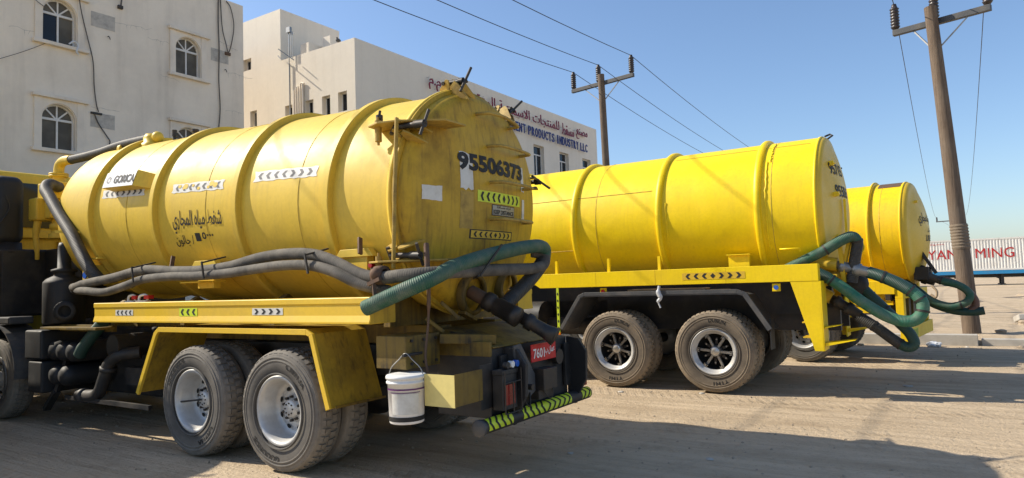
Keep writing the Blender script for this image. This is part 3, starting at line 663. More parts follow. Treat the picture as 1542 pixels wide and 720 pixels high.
m_=MB(); P=[(5.86+.66*math.cos(R(a)),.60+.66*math.sin(R(a))) for a in range(-8,190,12)]; m_.strip(P,'y',.92,1.27,.018); m_.build('front_mudguard','dgrey',T1); m_=MB(); m_.strip(P,'y',-1.27,-.92,.018); m_.build('front_mudguard','dgrey',T1)
m_=MB(); m_.box(5.45,5.8,.95,1.25,1.26,1.36); m_.build('step_box','dgrey',T1,None,.02)
m_=MB(); m_.box(2.9,5.4,-.9,.55,.35,1.2); m_.box(4.7,6.0,-.6,.6,.4,1.3); m_.build('light_block','black',T1,None,.03)  # added black boxes that block light seen through the gear
hose('drain_hose',[(3.42,1.05,1.28),(3.62,1.08,1.12),(3.78,1.10,.98),(3.86,1.10,.90)],.07,'greend',T1)
m_=MB(); m_.tube(spline([(3.05,.8,.92),(3.20,.95,.90),(3.34,1.0,.82),(3.42,1.02,.66),(3.50,1.03,.50),(3.62,1.03,.42),(3.88,1.03,.40)],6),.072,14); m_.lathe([(.06,0),(.09,0),(.09,.12),(.075,.12)],(3.85,1.03,.40),(1,0,0),16); m_.lathe([(.07,0),(.095,0),(.095,.05),(.07,.05)],(3.38,1.0,.76),(.3,0,-1),16); m_.build('outlet_elbow','black',T1)
m_=MB(); m_.cyl((2.7,.2,.8),(3.5,.2,.8),.26,20); m_.cyl((2.6,.55,.85),(2.95,.55,.85),.2,18); m_.box(2.7,3.2,.3,.9,.55,.75); m_.cyl((3.3,.4,1.0),(3.3,1.0,1.0),.14,16); m_.build('vacuum_pump','black',T1)
m_=MB(); m_.bar((2.4,1.05,.36),(4.3,1.05,.36),.04,.05); m_.bar((4.35,1.0,.9),(4.55,1.05,.42),.05,.05); m_.bar((4.55,1.05,.42),(4.95,1.0,.16),.08,.06); m_.build('under_guard','black',T1)
# --- rear crossmember, lamps, plate and under-run bar
m_=MB(); m_.box(-1.86,-1.30,-.66,.62,.50,1.06); m_.prism([(-1.86,1.06),(-1.30,1.06),(-1.30,1.16)],'y',-.66,.62); m_.build('rear_crossmember','black',T1,None,.008)
m_=MB(); m_.prism([(-1.88,1.062),(-1.25,1.10),(-1.25,1.22),(-1.45,1.20),(-1.88,1.075)],'y',-.45,.60); m_.box(-1.87,-1.20,.605,.635,1.0,1.12); m_.build('rear_deck','yel_grime_shade',T1,None,.006)
m_=MB(); m_.box(-1.42,-1.10,.72,1.14,.94,1.20); vb=m_.build('valve_box','yel_grime_shade',T1,None,.006)
m_=MB(); m_.bar((-1.44,.74,1.15),(-1.84,.50,1.13),.07,.08); m_.build('support_arm','yel_grime_shade',T1,None,.006)
for y_,z_ in ((.78,1.16),(1.08,1.16),(.78,.98),(1.08,.98),(.93,1.16),(.93,.98)):
    m_=MB(); m_.cyl((-1.42,y_,z_),(-1.436,y_,z_),.013,6); m_.build('bolt','iron',vb)
for y in (.40,-.68):
    m_=MB(); m_.prism([(-1.86,1.06),(-1.99,1.04),(-2.07,.92),(-2.06,.66),(-1.97,.50),(-1.94,.42),(-1.86,.42)],'y',y-.02,y+.02); m_.box(-1.9,-1.87,y-.12,y+.12,.6,1.0); m_.build('bumper_hanger','black',T1,None,.004)
m_=MB(); ux=-1.93; m_.cyl((ux,-.92,.485),(ux,.90,.485),.058,20); ub=m_.build('underrun_bar','black',T1)
m_=MB(); m_.lathe([(.0,.005),(.062,.004),(.066,.0),(.066,-.03),(.06,-.03)],(ux,.905,.485),(0,1,0),20); m_.build('bar_cap','dgrey',ub)
for y0,y1,seq in ((.84,.50,'<<<<'),(.34,-.50,'<<<<>>>>>'),(-.72,-.90,'>>')):
    def fb(a,b,d,yc=(y0+y1)/2): q=b/.060+R(28); return (ux-(.058+d)*math.cos(q),yc-a,.485+(.058+d)*math.sin(q))
    m_=MB(); grid_on(m_,fb,abs(y0-y1),.115,4,6,.002,0); chevrons(m_,fb,abs(y0-y1)*.97,.16,seq,.004,1,.95); m_.build('reflective_tape',['lime','blk'],ub)
m_=MB(); m_.box(-1.985,-1.975,-.235,.185,.905,1.055); np_=m_.build('number_plate','redp',T1,None,.003)
m_=MB(); text_on(m_,'7601',lambda a,b,d:(-1.987,.06-a,.975+b),.19,.085,.02); m_.build('lettering','white_plastic',np_); m_=MB(); text_on(m_,arabic('عمان'),lambda a,b,d:(-1.987,-.155-a,.99+b),.11,.085,.02); m_.build('lettering','white_plastic',np_); m_=MB(); text_on(m_,arabic('ب'),lambda a,b,d:(-1.987,-.065-a,.975+b),.045,.05,.02); m_.build('lettering','white_plastic',np_)
m_=MB(); m_.box(-2.0,-1.90,.45,.66,.58,.86); m_.box(-2.01,-1.90,.44,.67,.86,.90); lb=m_.build('tail_lamp','black',T1,None,.006)
m_=MB(); m_.box(-2.012,-2.0,.50,.64,.62,.78); m_.build('red_lens','redl',lb)
for y,mt in ((.60,'black'),(.53,'white_plastic'),(.46,'bluel')):
    m_=MB(); m_.cyl((-1.98,y,.935),(-2.02,y,.935),.027,14); m_.build('marker_lens',mt,lb)
m_=MB()
for a,b in (((.68,.56),(.68,.90)),((.44,.56),(.44,.90)),((.68,.56),(.44,.56)),((.68,.80),(.44,.80)),((.56,.56),(.56,.8))): m_.cyl((-2.035,a[0],a[1]),(-2.035,b[0],b[1]),.006,6)
m_.build('lamp_guard','iron',lb)
m_=MB(); m_.box(-2.0,-1.90,-.80,-.72,.58,.86); m_.build('tail_lamp','redl',T1,None,.006)
m_=MB(); m_.box(-2.05,-1.93,-.13,.10,.66,.84); m_.box(-2.0,-1.9,-.14,.11,.58,.66); m_.cyl((-2.0,.30,.72),(-2.06,.30,.72),.025,10); m_.cyl((-1.9,-.35,.90),(-1.96,-.35,.90),.07,14); m_.build('tow_hitch','iron',T1,None,.005)
m_=MB(); m_.prism([(.44,1.07),(.33,1.08),(.12,.80),(.12,.66),(.22,.62),(.40,.86)],'x',-1.975,-1.955); m_.build('hitch_gusset','dgrey',T1,None,.004)
m_=MB(); m_.tube(spline([(-1.99,.42,.72),(-2.02,.36,.60),(-2.01,.28,.56),(-1.98,.22,.66)],5),.006,6); m_.tube(spline([(-2.0,.05,.66),(-2.03,-.02,.58),(-2.02,-.1,.6),(-2.0,-.12,.68)],5),.005,6); m_.build('lamp_wire','iron',T1)
# lamp guard sheet at the left rear corner, open at the back
m_=MB(); m_.box(-1.90,-1.61,1.145,1.15,.68,.92); m_.build('corner_panel','yel_lit',T1)
m_=MB(); m_.box(-1.905,-1.90,.80,1.15,.685,.925); m_.build('corner_panel','yel_grime_shade',T1)
m_=MB(); m_.box(-1.885,-1.875,.62,.80,.60,.95); m_.box(-1.88,-1.6,.62,.63,.6,1.0); m_.build('corner_plate','black',T1)
# outlets on the rear door
m_=MB(); m_.lathe([(.19,-.05),(.19,.02),(.15,.03),(.15,.0)],(-1.40,.20,1.50),(-1,0,-.1),24); m_.build('outlet_flange','yel_grime_shade',T1)
d_=Vector((-.50,-.04,-.25)).normalized(); p_=Vector((-1.40,.24,1.525))
m_=MB(); m_.cyl(p_,p_+d_*.22,.062,16); m_.build('outlet_pipe','rust',T1)
m_=MB(); m_.lathe([(.06,.18),(.085,.18),(.085,.25),(.07,.26),(.07,.29),(.082,.30),(.082,.46),(.088,.46),(.088,.53),(.0,.535)],p_,d_,20); m_.build('outlet_coupling','iron',T1)
p2=Vector((-1.78,.08,1.31)); d2=Vector((-.34,-.08,-.20)).normalized()
m_=MB(); m_.lathe([(.055,0),(.055,.10),(.075,.11),(.075,.17),(.06,.18),(.062,.30),(.085,.40),(.0,.40)],p2,d2,18); m_.build('outlet_coupling','iron',T1)
m_=MB(); m_.lathe([(.16,-.05),(.16,.02),(.12,.03),(.12,.0)],(-1.40,-.36,1.55),(-1,0,-.1),22); m_.build('outlet_flange','yel_grime_shade',T1)
m_=MB()
for a,b in (((-1.36,.62,1.45),(-1.48,.52,1.30)),((-1.45,.45,1.35),(-1.47,.30,1.28)),((-1.30,.75,1.32),(-1.42,.66,1.20))): m_.bar(a,b,.09,.03)
m_.build('door_stop','yel_grime_shade',T1,None,.006)
# tie rope hanging from the lower clamp
m_=MB(); m_.tube(spline([(-1.52,.98,1.93),(-1.56,1.02,1.75),(-1.55,1.0,1.55),(-1.52,.98,1.3),(-1.50,1.0,1.05),(-1.52,1.0,.9)],6),[.022]*8+[.016]*8+[.010]*15,8); m_.build('tie_rope','rust',T1)
# ================================================================ loose gear on the front tanker
G_H='suction hoses carried on the tankers'
def loose_hose(pts,r,mat,label,truck,extra=None,k=8,sleeves=(),rings=()):
    o=hose('suction_hose',pts,r,mat,None,k); like(o,truck); tag(o,label,'hose',G_H); S=spline(pts,k); n=len(S)-1
    for a,b,mt in sleeves:
        m_=MB(); m_.tube(S[int(a*n):int(b*n)+1],r*1.06,14); m_.build('sleeve',mt,o)
    for a in rings:
        i=min(int(a*n),n-1); d=(S[i+1]-S[i]).normalized(); m_=MB(); m_.tube([S[i]-d*.012,S[i]+d*.012],r*1.14,14); m_.build('hose_clip','iron',o)
    for nm,mb_,mt in (extra or []): mb_.build(nm,mt,o)
    return o
m1=MB(); m1.lathe([(.05,0),(.075,.0),(.08,.04),(.075,.10),(.05,.10)],(-1.10,1.12,1.69),(-1,0,0),14); m1.ball((-1.15,1.17,1.70),.055,8); m1.bar((-1.12,1.18,1.75),(-1.16,1.20,1.52),.03,.02); m1.bar((-1.08,1.19,1.62),(-1.22,1.20,1.66),.03,.03)
loose_hose([(4.43,.92,1.72),(4.0,1.08,1.72),(3.7,1.12,1.75),(3.05,1.12,1.80),(2.42,1.12,1.865),(1.84,1.12,1.835),(1.36,1.12,1.82),(.87,1.12,1.84),(.41,1.12,1.90),(.03,1.12,1.92),(-.33,1.12,1.90),(-.62,1.12,1.82),(-.90,1.12,1.71),(-1.14,1.12,1.67),(-1.40,1.12,1.68),(-1.62,1.02,1.69),(-1.72,.72,1.70),(-1.74,.2,1.71),(-1.74,-.3,1.72),(-1.76,-.46,1.76),(-1.74,-.50,1.85),(-1.66,-.42,1.88)],.053,'ghose','long grey hose arching along the worn tanker flank above another grey hose',T1,[('hose_coupling',m1,'rust')])
m2=MB(); m2.lathe([(.05,0),(.07,0),(.07,.14),(.05,.14)],(4.35,.93,1.70),(-1,.12,-.05),14)
loose_hose([(4.43,.90,1.71),(3.9,1.10,1.675),(3.54,1.19,1.665),(3.08,1.20,1.64),(2.65,1.19,1.70),(2.31,1.18,1.76),(1.74,1.20,1.775),(1.27,1.20,1.765),(.78,1.20,1.775),(.33,1.20,1.80),(-.05,1.20,1.815),(-.40,1.20,1.80),(-.69,1.20,1.735),(-.96,1.16,1.62),(-1.2,1.08,1.56)],.046,'ghose','lower grey hose sagging along the worn tanker flank beside the side rail',T1,[('hose_coupling',m2,'iron')])
loose_hose([(-1.12,1.27,1.43),(-1.28,1.24,1.49),(-1.45,1.18,1.56),(-1.60,1.08,1.63),(-1.70,.85,1.735),(-1.75,.55,1.81),(-1.76,.2,1.87),(-1.76,-.15,1.915),(-1.76,-.38,1.93),(-1.75,-.50,1.90),(-1.73,-.50,1.80),(-1.71,-.40,1.69),(-1.68,-.22,1.56),(-1.64,-.04,1.44),(-1.60,.10,1.34)],.064,'green','thick dark green ribbed hose slung across the rear of worn tanker',T1,sleeves=((.70,1.0,'bhose'),))
m_=MB(); m_.bar((-1.80,.64,1.66),(-1.85,.38,1.92),.012,.014); m_.bar((-1.80,.66,1.66),(-1.70,.60,1.64),.012,.014); m_.build('hose_strap','black',T1)
for x in (2.38,1.1,-.4): m_=MB(); m_.bar((x,1.26,1.90),(x-.05,1.27,1.73),.015,.02); m_.bar((x,1.26,1.89),(x,1.0,1.95),.02,.015); m_.build('hose_strap','black',T1)
# paint bucket
bo=MB(); bo.lathe([(.0,.0),(.128,.0),(.132,.006),(.142,.30),(.152,.30),(.152,.315),(.146,.318),(.147,.335),(.156,.336),(.156,.352),(.150,.362),(.140,.365),(.0,.358)],(0,0,0),(0,0,1),40)
bk=bo.build('plastic_bucket','white_plastic'); 
def tl(x,y,z): 
    c,s=math.cos(RZ),math.sin(RZ); return (T1.location.x+c*x-s*y,T1.location.y+s*x+c*y,z)
bk.location=tl(-1.46,1.19,.555); tag(bk,'white plastic paint bucket hanging from the worn tanker by its wire handle','bucket')
def cyl_band(z0,z1,mat,name,a0,a1,rr=.0025):
    mb_=MB(); n=24
    vs=[((.132+.0333*z+rr)*math.cos(a0+(a1-a0)*i/n),(.132+.0333*z+rr)*math.sin(a0+(a1-a0)*i/n),z) for z in (z0,z1) for i in range(n+1)]
    mb_.add(vs,[(i,i+1,i+n+2,i+n+1) for i in range(n)],0,True); return mb_.build(name,mat,bk)
cyl_band(.02,.055,'blk','label_band',0,2*PI); cyl_band(.255,.266,'purple','label_band',0,2*PI); cyl_band(.235,.240,'purple','label_stripe',-2.4,-.6)
cyl_band(.075,.23,'white','paper_label',-2.3,-.7)
mb_=MB(); mb_.tube(spline([(-.152,0,.30),(-.13,0,.40),(-.06,0,.47),(.0,0,.52),(.06,0,.47),(.13,0,.40),(.152,0,.30)],6),.004,6); mb_.build('wire_handle','steel',bk).rotation_euler=(0,0,-.3)
mb_=MB(); mb_.cyl((-1.46,1.0,1.06),(-1.46,1.22,1.06),.012,8); mb_.build('bucket_hook','iron',T1)
# two white and red hand grips left on the rail
for i,x in enumerate((2.62,2.38)):
    mb_=MB(); mb_.tube(spline([(-.10,0,.012),(-.085,0,.06),(-.03,0,.075),(.03,0,.07),(.05,0,.03),(.04,0,.012)],6),.014,8,0); mb_.box(-.12,.06,-.03,.03,.0,.016,0); mb_.box(.03,.11,-.032,.032,.03,.07,1)
    o=mb_.build('ratchet_buckle',['white_plastic','red']); o.location=tl(x,1.12,1.519); o.rotation_euler=(0,0,RZ+.1*i+PI)
    tag(o,'small white buckle with a red tip lying on the worn tanker side rail','buckle','white and red buckles on the side rail')
# ================================================================ plain tankers behind
def tanker(name,loc,label,big,num=None,turn=0.):
    """second and third tankers: bright tank, box rail, grey or no mudguard, legged rear frame"""
    Tt=empty(name,loc,RZ-turn); tag(Tt,label,'truck',group='yellow sewage tankers parked side by side')
    if big: Rr,zc_,L,xs,Rt,half=1.05,2.45,7.0,-1.37,.56,1.25
    else: Rr,zc_,L,xs,Rt,half=.91,2.23,4.6,-1.60,.52,1.2
    mt='yel2' if big else 'yel3'; me='yel2_end' if big else 'yel2_end'
    ribs=[.73,2.13,3.53,4.95,6.3] if big else [.5,1.75,3.1]
    t=tank_shell(Tt,L,Rr,(xs,0,zc_),0,mt,ribs,.10 if big else .06,.055,[.55,3.15,5.6] if big else [.32,1.1,2.4],front_k=.35,ribmat=mt,round_rib=True)
    k,cap=(.08,.17) if big else (.10,.18)
    mb=MB(); pr=[(Rr-k*(1-math.cos(PI/2*i/6)),0) for i in range(7)]+[((Rr-k)*(1-i/10),0) for i in range(1,11)]
    mb.lathe([(r,-dish(r,Rr,k,cap)) for r,_ in pr],(0,0,0),(1,0,0),96,ref=(0,1,0)); dr=mb.build('rear_door',me,Tt,(xs,0,zc_))
    mb=MB(); mb.lathe([(Rr-.01,-.01),(Rr+.012,-.008),(Rr+.014,.01),(Rr+.010,.025),(Rr-.01,.025)],(0,0,0),(1,0,0),96,ref=(0,1,0)); mb.build('door_flange',mt,dr)
    f=lambda y,z: door_map(Rr,k,cap,y,z-zc_)
    def pr_(s,y,z,w_,h_,b=.02,mat='blk'):
        m_=MB(); text_on(m_,s,lambda a,c,d:f(y,z)(a,c,.006),w_,h_,b); m_.build('lettering',mat,dr)
    if num:
        for s,y,z,w_,h_ in num: pr_(s,y,z,w_,h_)
    # small fittings on the door
    m_=MB()
    if big:
        for y,z in ((.55,3.05),(.62,2.62),(.52,2.05)): q=f(y,z)(0,0,0); m_=MB(); m_.box(q[0]-.05,q[0]+.02,y-.03,y+.03,z-zc_-.03,z-zc_+.03); m_.cyl((q[0]-.05,y-.05,z-zc_),(q[0]-.05,y+.05,z-zc_),.012,8); m_.build('door_fitting',mt,dr)
        q=f(.25,2.2)(0,0,0); m_=MB(); m_.bar((q[0]-.03,.36,-.42),(q[0]-.03,.36,.12),.03,.03)
    else:
        for y,z in ((.4,2.75),): q=f(y,z)(0,0,0); m_.box(q[0]-.04,q[0]+.02,y-.02,y+.02,z-zc_-.02,z-zc_+.02)
    m_.build('door_fitting',mt,dr)
    if big:
        for a,b in ((96,70),(140,0)):
            m_=MB(); th=R(a); m_.tube([(-.02,Rr*math.cos(th),Rr*math.sin(th)),(-.10,(Rr+.05)*math.cos(th),(Rr+.05)*math.sin(th)),(-.06,(Rr+.09)*math.cos(th+.05),(Rr+.09)*math.sin(th+.05)),(0,(Rr+.05)*math.cos(th),(Rr+.05)*math.sin(th))],.014,8); m_.build('latch','iron',dr)
    # longitudinal weld and lifting eyes
    if big:
        for u0,u1,th in ((2.25,6.9,24),(.1,2.0,60),(3.6,4.9,-22)):
            m_=MB(); rg=random.Random(int(u0*10)); n=int((u1-u0)/.05); P=[]
            for i in range(n+1): q=R(th)+(rg.random()-.5)*.004; P.append((u0+(u1-u0)*i/n,(Rr+.001)*math.cos(q),(Rr+.001)*math.sin(q)))
            m_.tube(P,.0055,5); m_.build('weld_seam','bead',t)
        for u0,a0,a1 in ((2.02,12,-35),(.62,40,-30),(.58,70,40)):
            m_=MB(); rg=random.Random(int(u0*77)); P=[]
            for i in range(31): q=R(a0+(a1-a0)*i/30); P.append((u0+(rg.random()-.5)*.02,(Rr+.002)*math.cos(q),(Rr+.002)*math.sin(q)))
            m_.tube(P,[.010+.006*rg.random() for _ in P],6); m_.build('weld_seam',mt,t)
        for u0,z_ in ((.35,1.88),):
            m_=MB(); m_.tube([(u0-.12,1.0,z_-zc_),(u0-.12,1.06,z_-zc_+.03),(u0+.12,1.06,z_-zc_+.03),(u0+.12,1.0,z_-zc_)],.012,6); m_.build('grab_handle',mt,t)
    # rails
    z0,z1=(1.48,1.70) if big else (1.18,1.40)
    for s in (1,-1):
        m_=MB(); Y=half; a,b=sorted((s*Y,s*(Y-.14)))
        P=[(-1.38,z0),(2.70,z0),(2.92,z0+.13),(2.72,z1),(-1.38,z1)] if big else [(-1.50,z0),(2.4,z0),(2.4,z1),(-1.50,z1)]
        m_.prism(P,'y',a,b); rl=m_.build('side_rail','yel2' if big else 'yel3',Tt,None,.005)
        if big:
            for x in (2.45,1.55,.75): 
                m_=MB(); m_.box(x-.02,x+.02,s*(Y-.12)-.02,s*(Y-.12)+.02,z1,z1+.20); m_.build('rail_post',mt,rl)
            if s>0:
                chev_sticker(rl,lambda a_,b_,d:(-.05-a_,Y+d,1.59+b_),.86,.095,'<<<o>>>','yel_rail')
                m_=MB()
                for x in (1.72,.78,-.22): m_.box(x-.002,x+.002,Y-.001,Y+.0015,z0+.004,z1-.004)
                m_.build('panel_joint','yel2_end',rl)
            # leg bracket at the rear
            m_=MB(); m_.prism([(-1.04,z0),(-1.385,z0),(-1.405,.60),(-1.29,.60)],'y',s*(Y-.012)-.008,s*(Y-.012)+.008); m_.box(-1.405,-1.385,*sorted((s*(Y-.004),s*(Y-.36))),.60,1.48); lg=m_.build('rear_leg','yel2',Tt,None,.003)
            for zz in (1.30,1.05,.86): 
                m_=MB(); m_.box(-1.40,-1.15,*sorted((s*(Y-.03),s*(Y-.30))),zz-.10,zz-.085); m_.build('step_plate','yel2_end',lg)
            m_=MB(); m_.prism([(-1.41,.70),(-1.75,.74),(-1.41,.66)],'y',*sorted((s*(Y-.02),s*(Y-.30)))); m_.prism([(-1.41,.90),(-1.60,.925),(-1.41,.88)],'y',*sorted((s*(Y-.04),s*(Y-.28)))); m_.build('foot_step','yel2',lg)
            m_=MB()
            P=[(2.33,.83),(1.99,1.325),(1.93,1.345),(-.36,1.345),(-.44,1.32),(-.74,.85)]
            m_.strip(P,'y',*sorted((s*1.245,s*.62)),.012); mg=m_.build('mudguard','dgrey',Tt)
            m_=MB(); m_.strip(P,'y',*sorted((s*1.215,s*1.25)),-.055); m_.build('mudguard_lip','dgrey',mg,None,.004)
            m_=MB(); m_.box(-.76,-.745,*sorted((s*1.2,s*1.0)),.60,1.0); m_.build('mud_flap','black',mg)
    if big:
        m_=MB(); m_.box(2.37,2.41,1.235,1.249,.78,1.48); mp=m_.build('marker_post','lime',Tt)
        m_=MB()
        for i in range(6): z=.86+.105*i; m_.add([(2.39+.014*math.cos(q),1.2515,z+.026*math.sin(q)) for q in (0,PI/2,PI,3*PI/2)],[(0,1,2,3)])
        m_.build('printed_diamonds','blk',mp)
        m_=MB(); m_.box(2.365,2.415,1.225,1.25,.75,.79); m_.build('post_foot','amber',mp)
        for x in (1.62,-.86):
            m_=MB(); m_.box(x-.05,x+.05,1.19,1.22,1.36,1.46); lb_=m_.build('lamp_plate','yel2',Tt,None,.003); m_=MB(); m_.cyl((x,1.22,1.41),(x,1.235,1.41),.03,14); m_.build('marker_lens','redl' if x>0 else 'bluel',lb_)
        m_=MB(); m_.box(-.2,1.3,.95,1.15,1.372,1.40); m_.box(.1,1.25,.9,1.16,1.402,1.425); m_.build('plank','wood',Tt)
        m_=MB(); m_.tube(spline([(.72,1.26,1.47),(.73,1.275,1.38),(.70,1.275,1.30),(.74,1.27,1.25),(.71,1.27,1.16)],5),[.02]*4+[.035]*6+[.025]*6+[.012]*5,7); m_.build('rag','bag',Tt)
        for x in (-.35,.2):
            m_=MB(); m_.box(x-.16,x+.16,1.02,1.06,1.86,1.872); m_.box(x-.14,x+.14,.96,1.02,1.70,1.86); m_.build('hose_bracket',mt,Tt,None,.003) if x<0 else None
    else:
        m_=MB(); m_.box(-1.62,-1.50,-1.18,1.18,1.10,1.24); fr=m_.build('rear_frame','yel3',Tt,None,.006)
        for y_ in (1.10,-1.10): m_=MB(); m_.box(-1.62,-1.50,y_-.08,y_+.08,.62,1.10); m_.build('frame_post','yel3',fr,None,.005)
        m_=MB(); m_.box(-1.66,-1.54,-1.28,1.18,.40,.62); m_.build('bumper_beam','yel3',fr,None,.005)
        for y_ in (.62,.2,-.25): m_=MB(); m_.box(-1.60,-1.56,y_-.03,y_+.03,.62,1.10); m_.build('frame_bar','yel_grime_shade',fr)
        m_=MB(); m_.box(-1.52,-1.40,-1.0,1.0,.66,1.08); m_.build('frame_back','black',fr)
        m_=MB(); m_.box(-1.60,-.55,1.04,1.16,1.20,1.26); m_.box(-1.3,-.5,.9,1.1,.86,1.18); m_.build('tool_box','yel3',Tt,None,.006)
        chev_sticker(fr,lambda a_,b_,d:(-1.662-d,.72-a_,.51+b_),.8,.14,'<<<<>>>>')
        m_=MB(); m_.box(-1.35,-1.05,.86,1.0,1.25,1.52); m_.build('hose_bracket','yel3',Tt,None,.004)
        m_=MB(); m_.box(-1.10,-.75,-.6,1.15,1.10,1.18); m_.box(-1.45,-.6,.70,1.12,1.0,1.06); m_.build('rear_deck','yel3',Tt)
        m_=MB(); m_.lathe([(Rr+.004,.10),(Rr+.006,.10),(Rr+.006,.36),(Rr+.004,.36)],(0,0,0),(1,0,0),8); mm=MB()
        vs=[((u),(Rr+.005)*math.cos(R(a)),(Rr+.005)*math.sin(R(a))) for u in (.04,.40) for a in range(62,105,6)]; n=len(range(62,105,6)); mm.add(vs,[(i,i+1,i+n+1,i+n) for i in range(n-1)],0,True); mm.build('rust_patch','rust',t)
    # chassis, axles, wheels, cab
    m_=MB()
    for s in (1,-1): m_.box(-1.5 if big else -1.45,8.2 if big else 6.2,min(s*.36,s*.46),max(s*.36,s*.46),.80,1.10 if big else 1.02)
    for x in (-1.2,.7,2.4,4.0): m_.box(x-.06,x+.06,-.36,.36,.85,1.02)
    m_.build('chassis_frame','black',Tt)
    m_=MB()
    for s in (1,-1): m_.box(-1.3,xs+L-.3,min(s*.34,s*.5),max(s*.34,s*.5),1.02,zc_-Rr+.12)
    m_.build('tank_saddle','black',Tt)
    for x in ((0,1.47) if big else (0,)):
        dual(Tt,x,Rt,.285 if big else .25,.30 if big else .27,'spoke' if big else 'deep','tyre2' if big else 'tyre',half,(('DURUN',20,.24),('YTH1',178,.22)) if big else None,.0 if x else .18)
        m_=MB(); m_.cyl((x,-1.1,Rt),(x,1.1,Rt),.08,14); m_.ball((x,0,Rt),.22,12); m_.build('axle','black',Tt)
    fx=6.6 if big else 4.6
    for s in (1,-1): wheel(Tt,fx,s*1.08,s,Rt,.29 if big else .25,.30 if big else .27,'disc','tyre2' if big else 'tyre')
    m_=MB(); zt=3.1 if big else 2.8; x0=fx-.3
    m_.prism([(x0,.95),(x0+1.9,.75),(x0+1.95,1.6),(x0+1.7,zt),(x0+.1,zt+.05),(x0,zt-.2)],'y',-1.2,1.2); cb=m_.build('cab','yel2' if big else 'white_plastic',Tt,None,.05)
    m_=MB(); m_.box(x0+.5,x0+1.6,1.203,1.212,1.75,zt-.25); m_.build('side_window','glassd',cb)
    m_=MB(); m_.cyl((2.9,.75,1.0),(3.7,.75,1.0),.26,18); m_.box(3.4,4.3,.5,1.1,.6,1.1); m_.build('fuel_tank','black',Tt)
    m_=MB(); m_.cyl((2.0,.6,.85),(3.0,.6,.85),.14,12); m_.box(1.9,3.2,-.8,.5,.75,1.25); m_.build('gearbox','black',Tt)
    return Tt
G='x'
T2=tanker('tanker_truck',(3.3638,10.3947,0),'bright yellow tanker truck with dark grey mudguards and green hose loops, middle of the row',True,[('95715',.36,2.98,.56,.165),('95506',.28,2.68,.60,.165)])
T3=tanker('tanker_truck',(5.9000,13.1850,0),'smaller yellow tanker truck with a brown rust patch on top, next to the kerb',False,[(arabic('شفط مياه مجاري'),-.02,2.44,1.0,.24),(arabic('ماء'),.0,2.26,.22,.08),('LINES',.0,2.12,.42,.11)],R(6.5))
def conv(p):      # rear plumbing measured square to the row, put into the turned truck's own frame
    c,s=math.cos(RZ),math.sin(RZ); w_=Vector((5.7895+c*p[0]-s*p[1]-T3.location.x,13.2669+s*p[0]+c*p[1]-T3.location.y)); c,s=math.cos(RZ-R(6.5)),math.sin(RZ-R(6.5)); return (c*w_.x+s*w_.y,-s*w_.x+c*w_.y,p[2])
# tank weld lines of the bright tanker running lengthwise
def world(T,x,y,z):
    c,s=math.cos(T.rotation_euler.z),math.sin(T.rotation_euler.z); return (T.location.x+c*x-s*y,T.location.y+s*x+c*y,z)
# rear plumbing
def coupling(T,p,d,segs,mat,name='coupling'):
    m_=MB(); m_.lathe(segs,p,d,18); return m_.build(name,mat,T)
SEG=[(.055,0),(.06,.06),(.085,.07),(.085,.12),(.068,.13),(.068,.22),(.088,.23),(.088,.30),(.07,.31),(.065,.42),(.0,.42)]
coupling(T2,(-1.52,.78,1.68),(-.93,.10,-.28),SEG,'steel'); coupling(T2,(-1.40,.55,1.24),(-.82,.02,-.55),SEG,'iron')
m_=MB(); m_.cyl((-1.3,.75,1.72),(-1.55,.78,1.68),.09,16); m_.cyl((-1.2,.55,1.36),(-1.42,.55,1.24),.085,16); m_.box(-1.55,-1.35,.40,.95,1.52,1.56); m_.prism([(-1.37,1.75),(-1.62,1.62),(-1.55,1.45),(-1.37,1.4)],'y',.62,.66); m_.bar((-1.60,.9,2.0),(-1.62,.80,1.45),.05,.04); m_.bar((-1.72,.84,2.02),(-1.60,.80,1.55),.05,.04); m_.bar((-1.72,.3,1.9),(-1.58,.4,1.35),.06,.04); m_.build('outlet_pipe','yel2_end',T2)
m_=MB(); m_.ball((-1.72,.55,1.42),.16,12,0,(1,.6,1.1)); m_.cyl((-1.70,.55,1.2),(-1.75,.55,1.62),.07,12); m_.bar((-1.5,.2,1.3),(-1.9,.2,1.25),.12,.1); m_.build('gate_valve','black',T2)
m_=MB(); m_.tube(spline([(-1.72,.72,2.02),(-1.80,.70,1.98),(-1.86,.70,1.9),(-1.82,.70,1.82),(-1.74,.72,1.80)],5),.012,6); m_.build('hook_ring','yel2',T2)
loose_hose([(-1.20,1.0,1.60),(-1.35,.98,1.57),(-1.58,.95,1.41),(-1.83,.92,1.19),(-2.11,.90,1.00),(-2.34,.88,.955),(-2.46,.86,1.06),(-2.45,.85,1.22),(-2.28,.84,1.38),(-2.07,.83,1.50),(-1.90,.81,1.57)],.072,'greenb','bright green ribbed hose looped behind the middle tanker above another hose',T2,sleeves=((.78,1.0,'greend'),(.0,.16,'greend')),rings=((.17,.62,.70,.77,.90)))
m2=MB()
loose_hose([(-1.72,.55,1.0),(-1.93,.56,.85),(-2.15,.58,.67),(-2.27,.60,.61),(-2.34,.60,.66),(-2.30,.59,.78),(-2.20,.57,.90),(-2.06,.55,1.06),(-1.92,.54,1.22),(-1.80,.54,1.36)],.066,'greend','dark green hose drooping in a narrow loop below the bright green hose',T2,sleeves=((.0,.25,'bhose'),),rings=(.1,.26,.8))
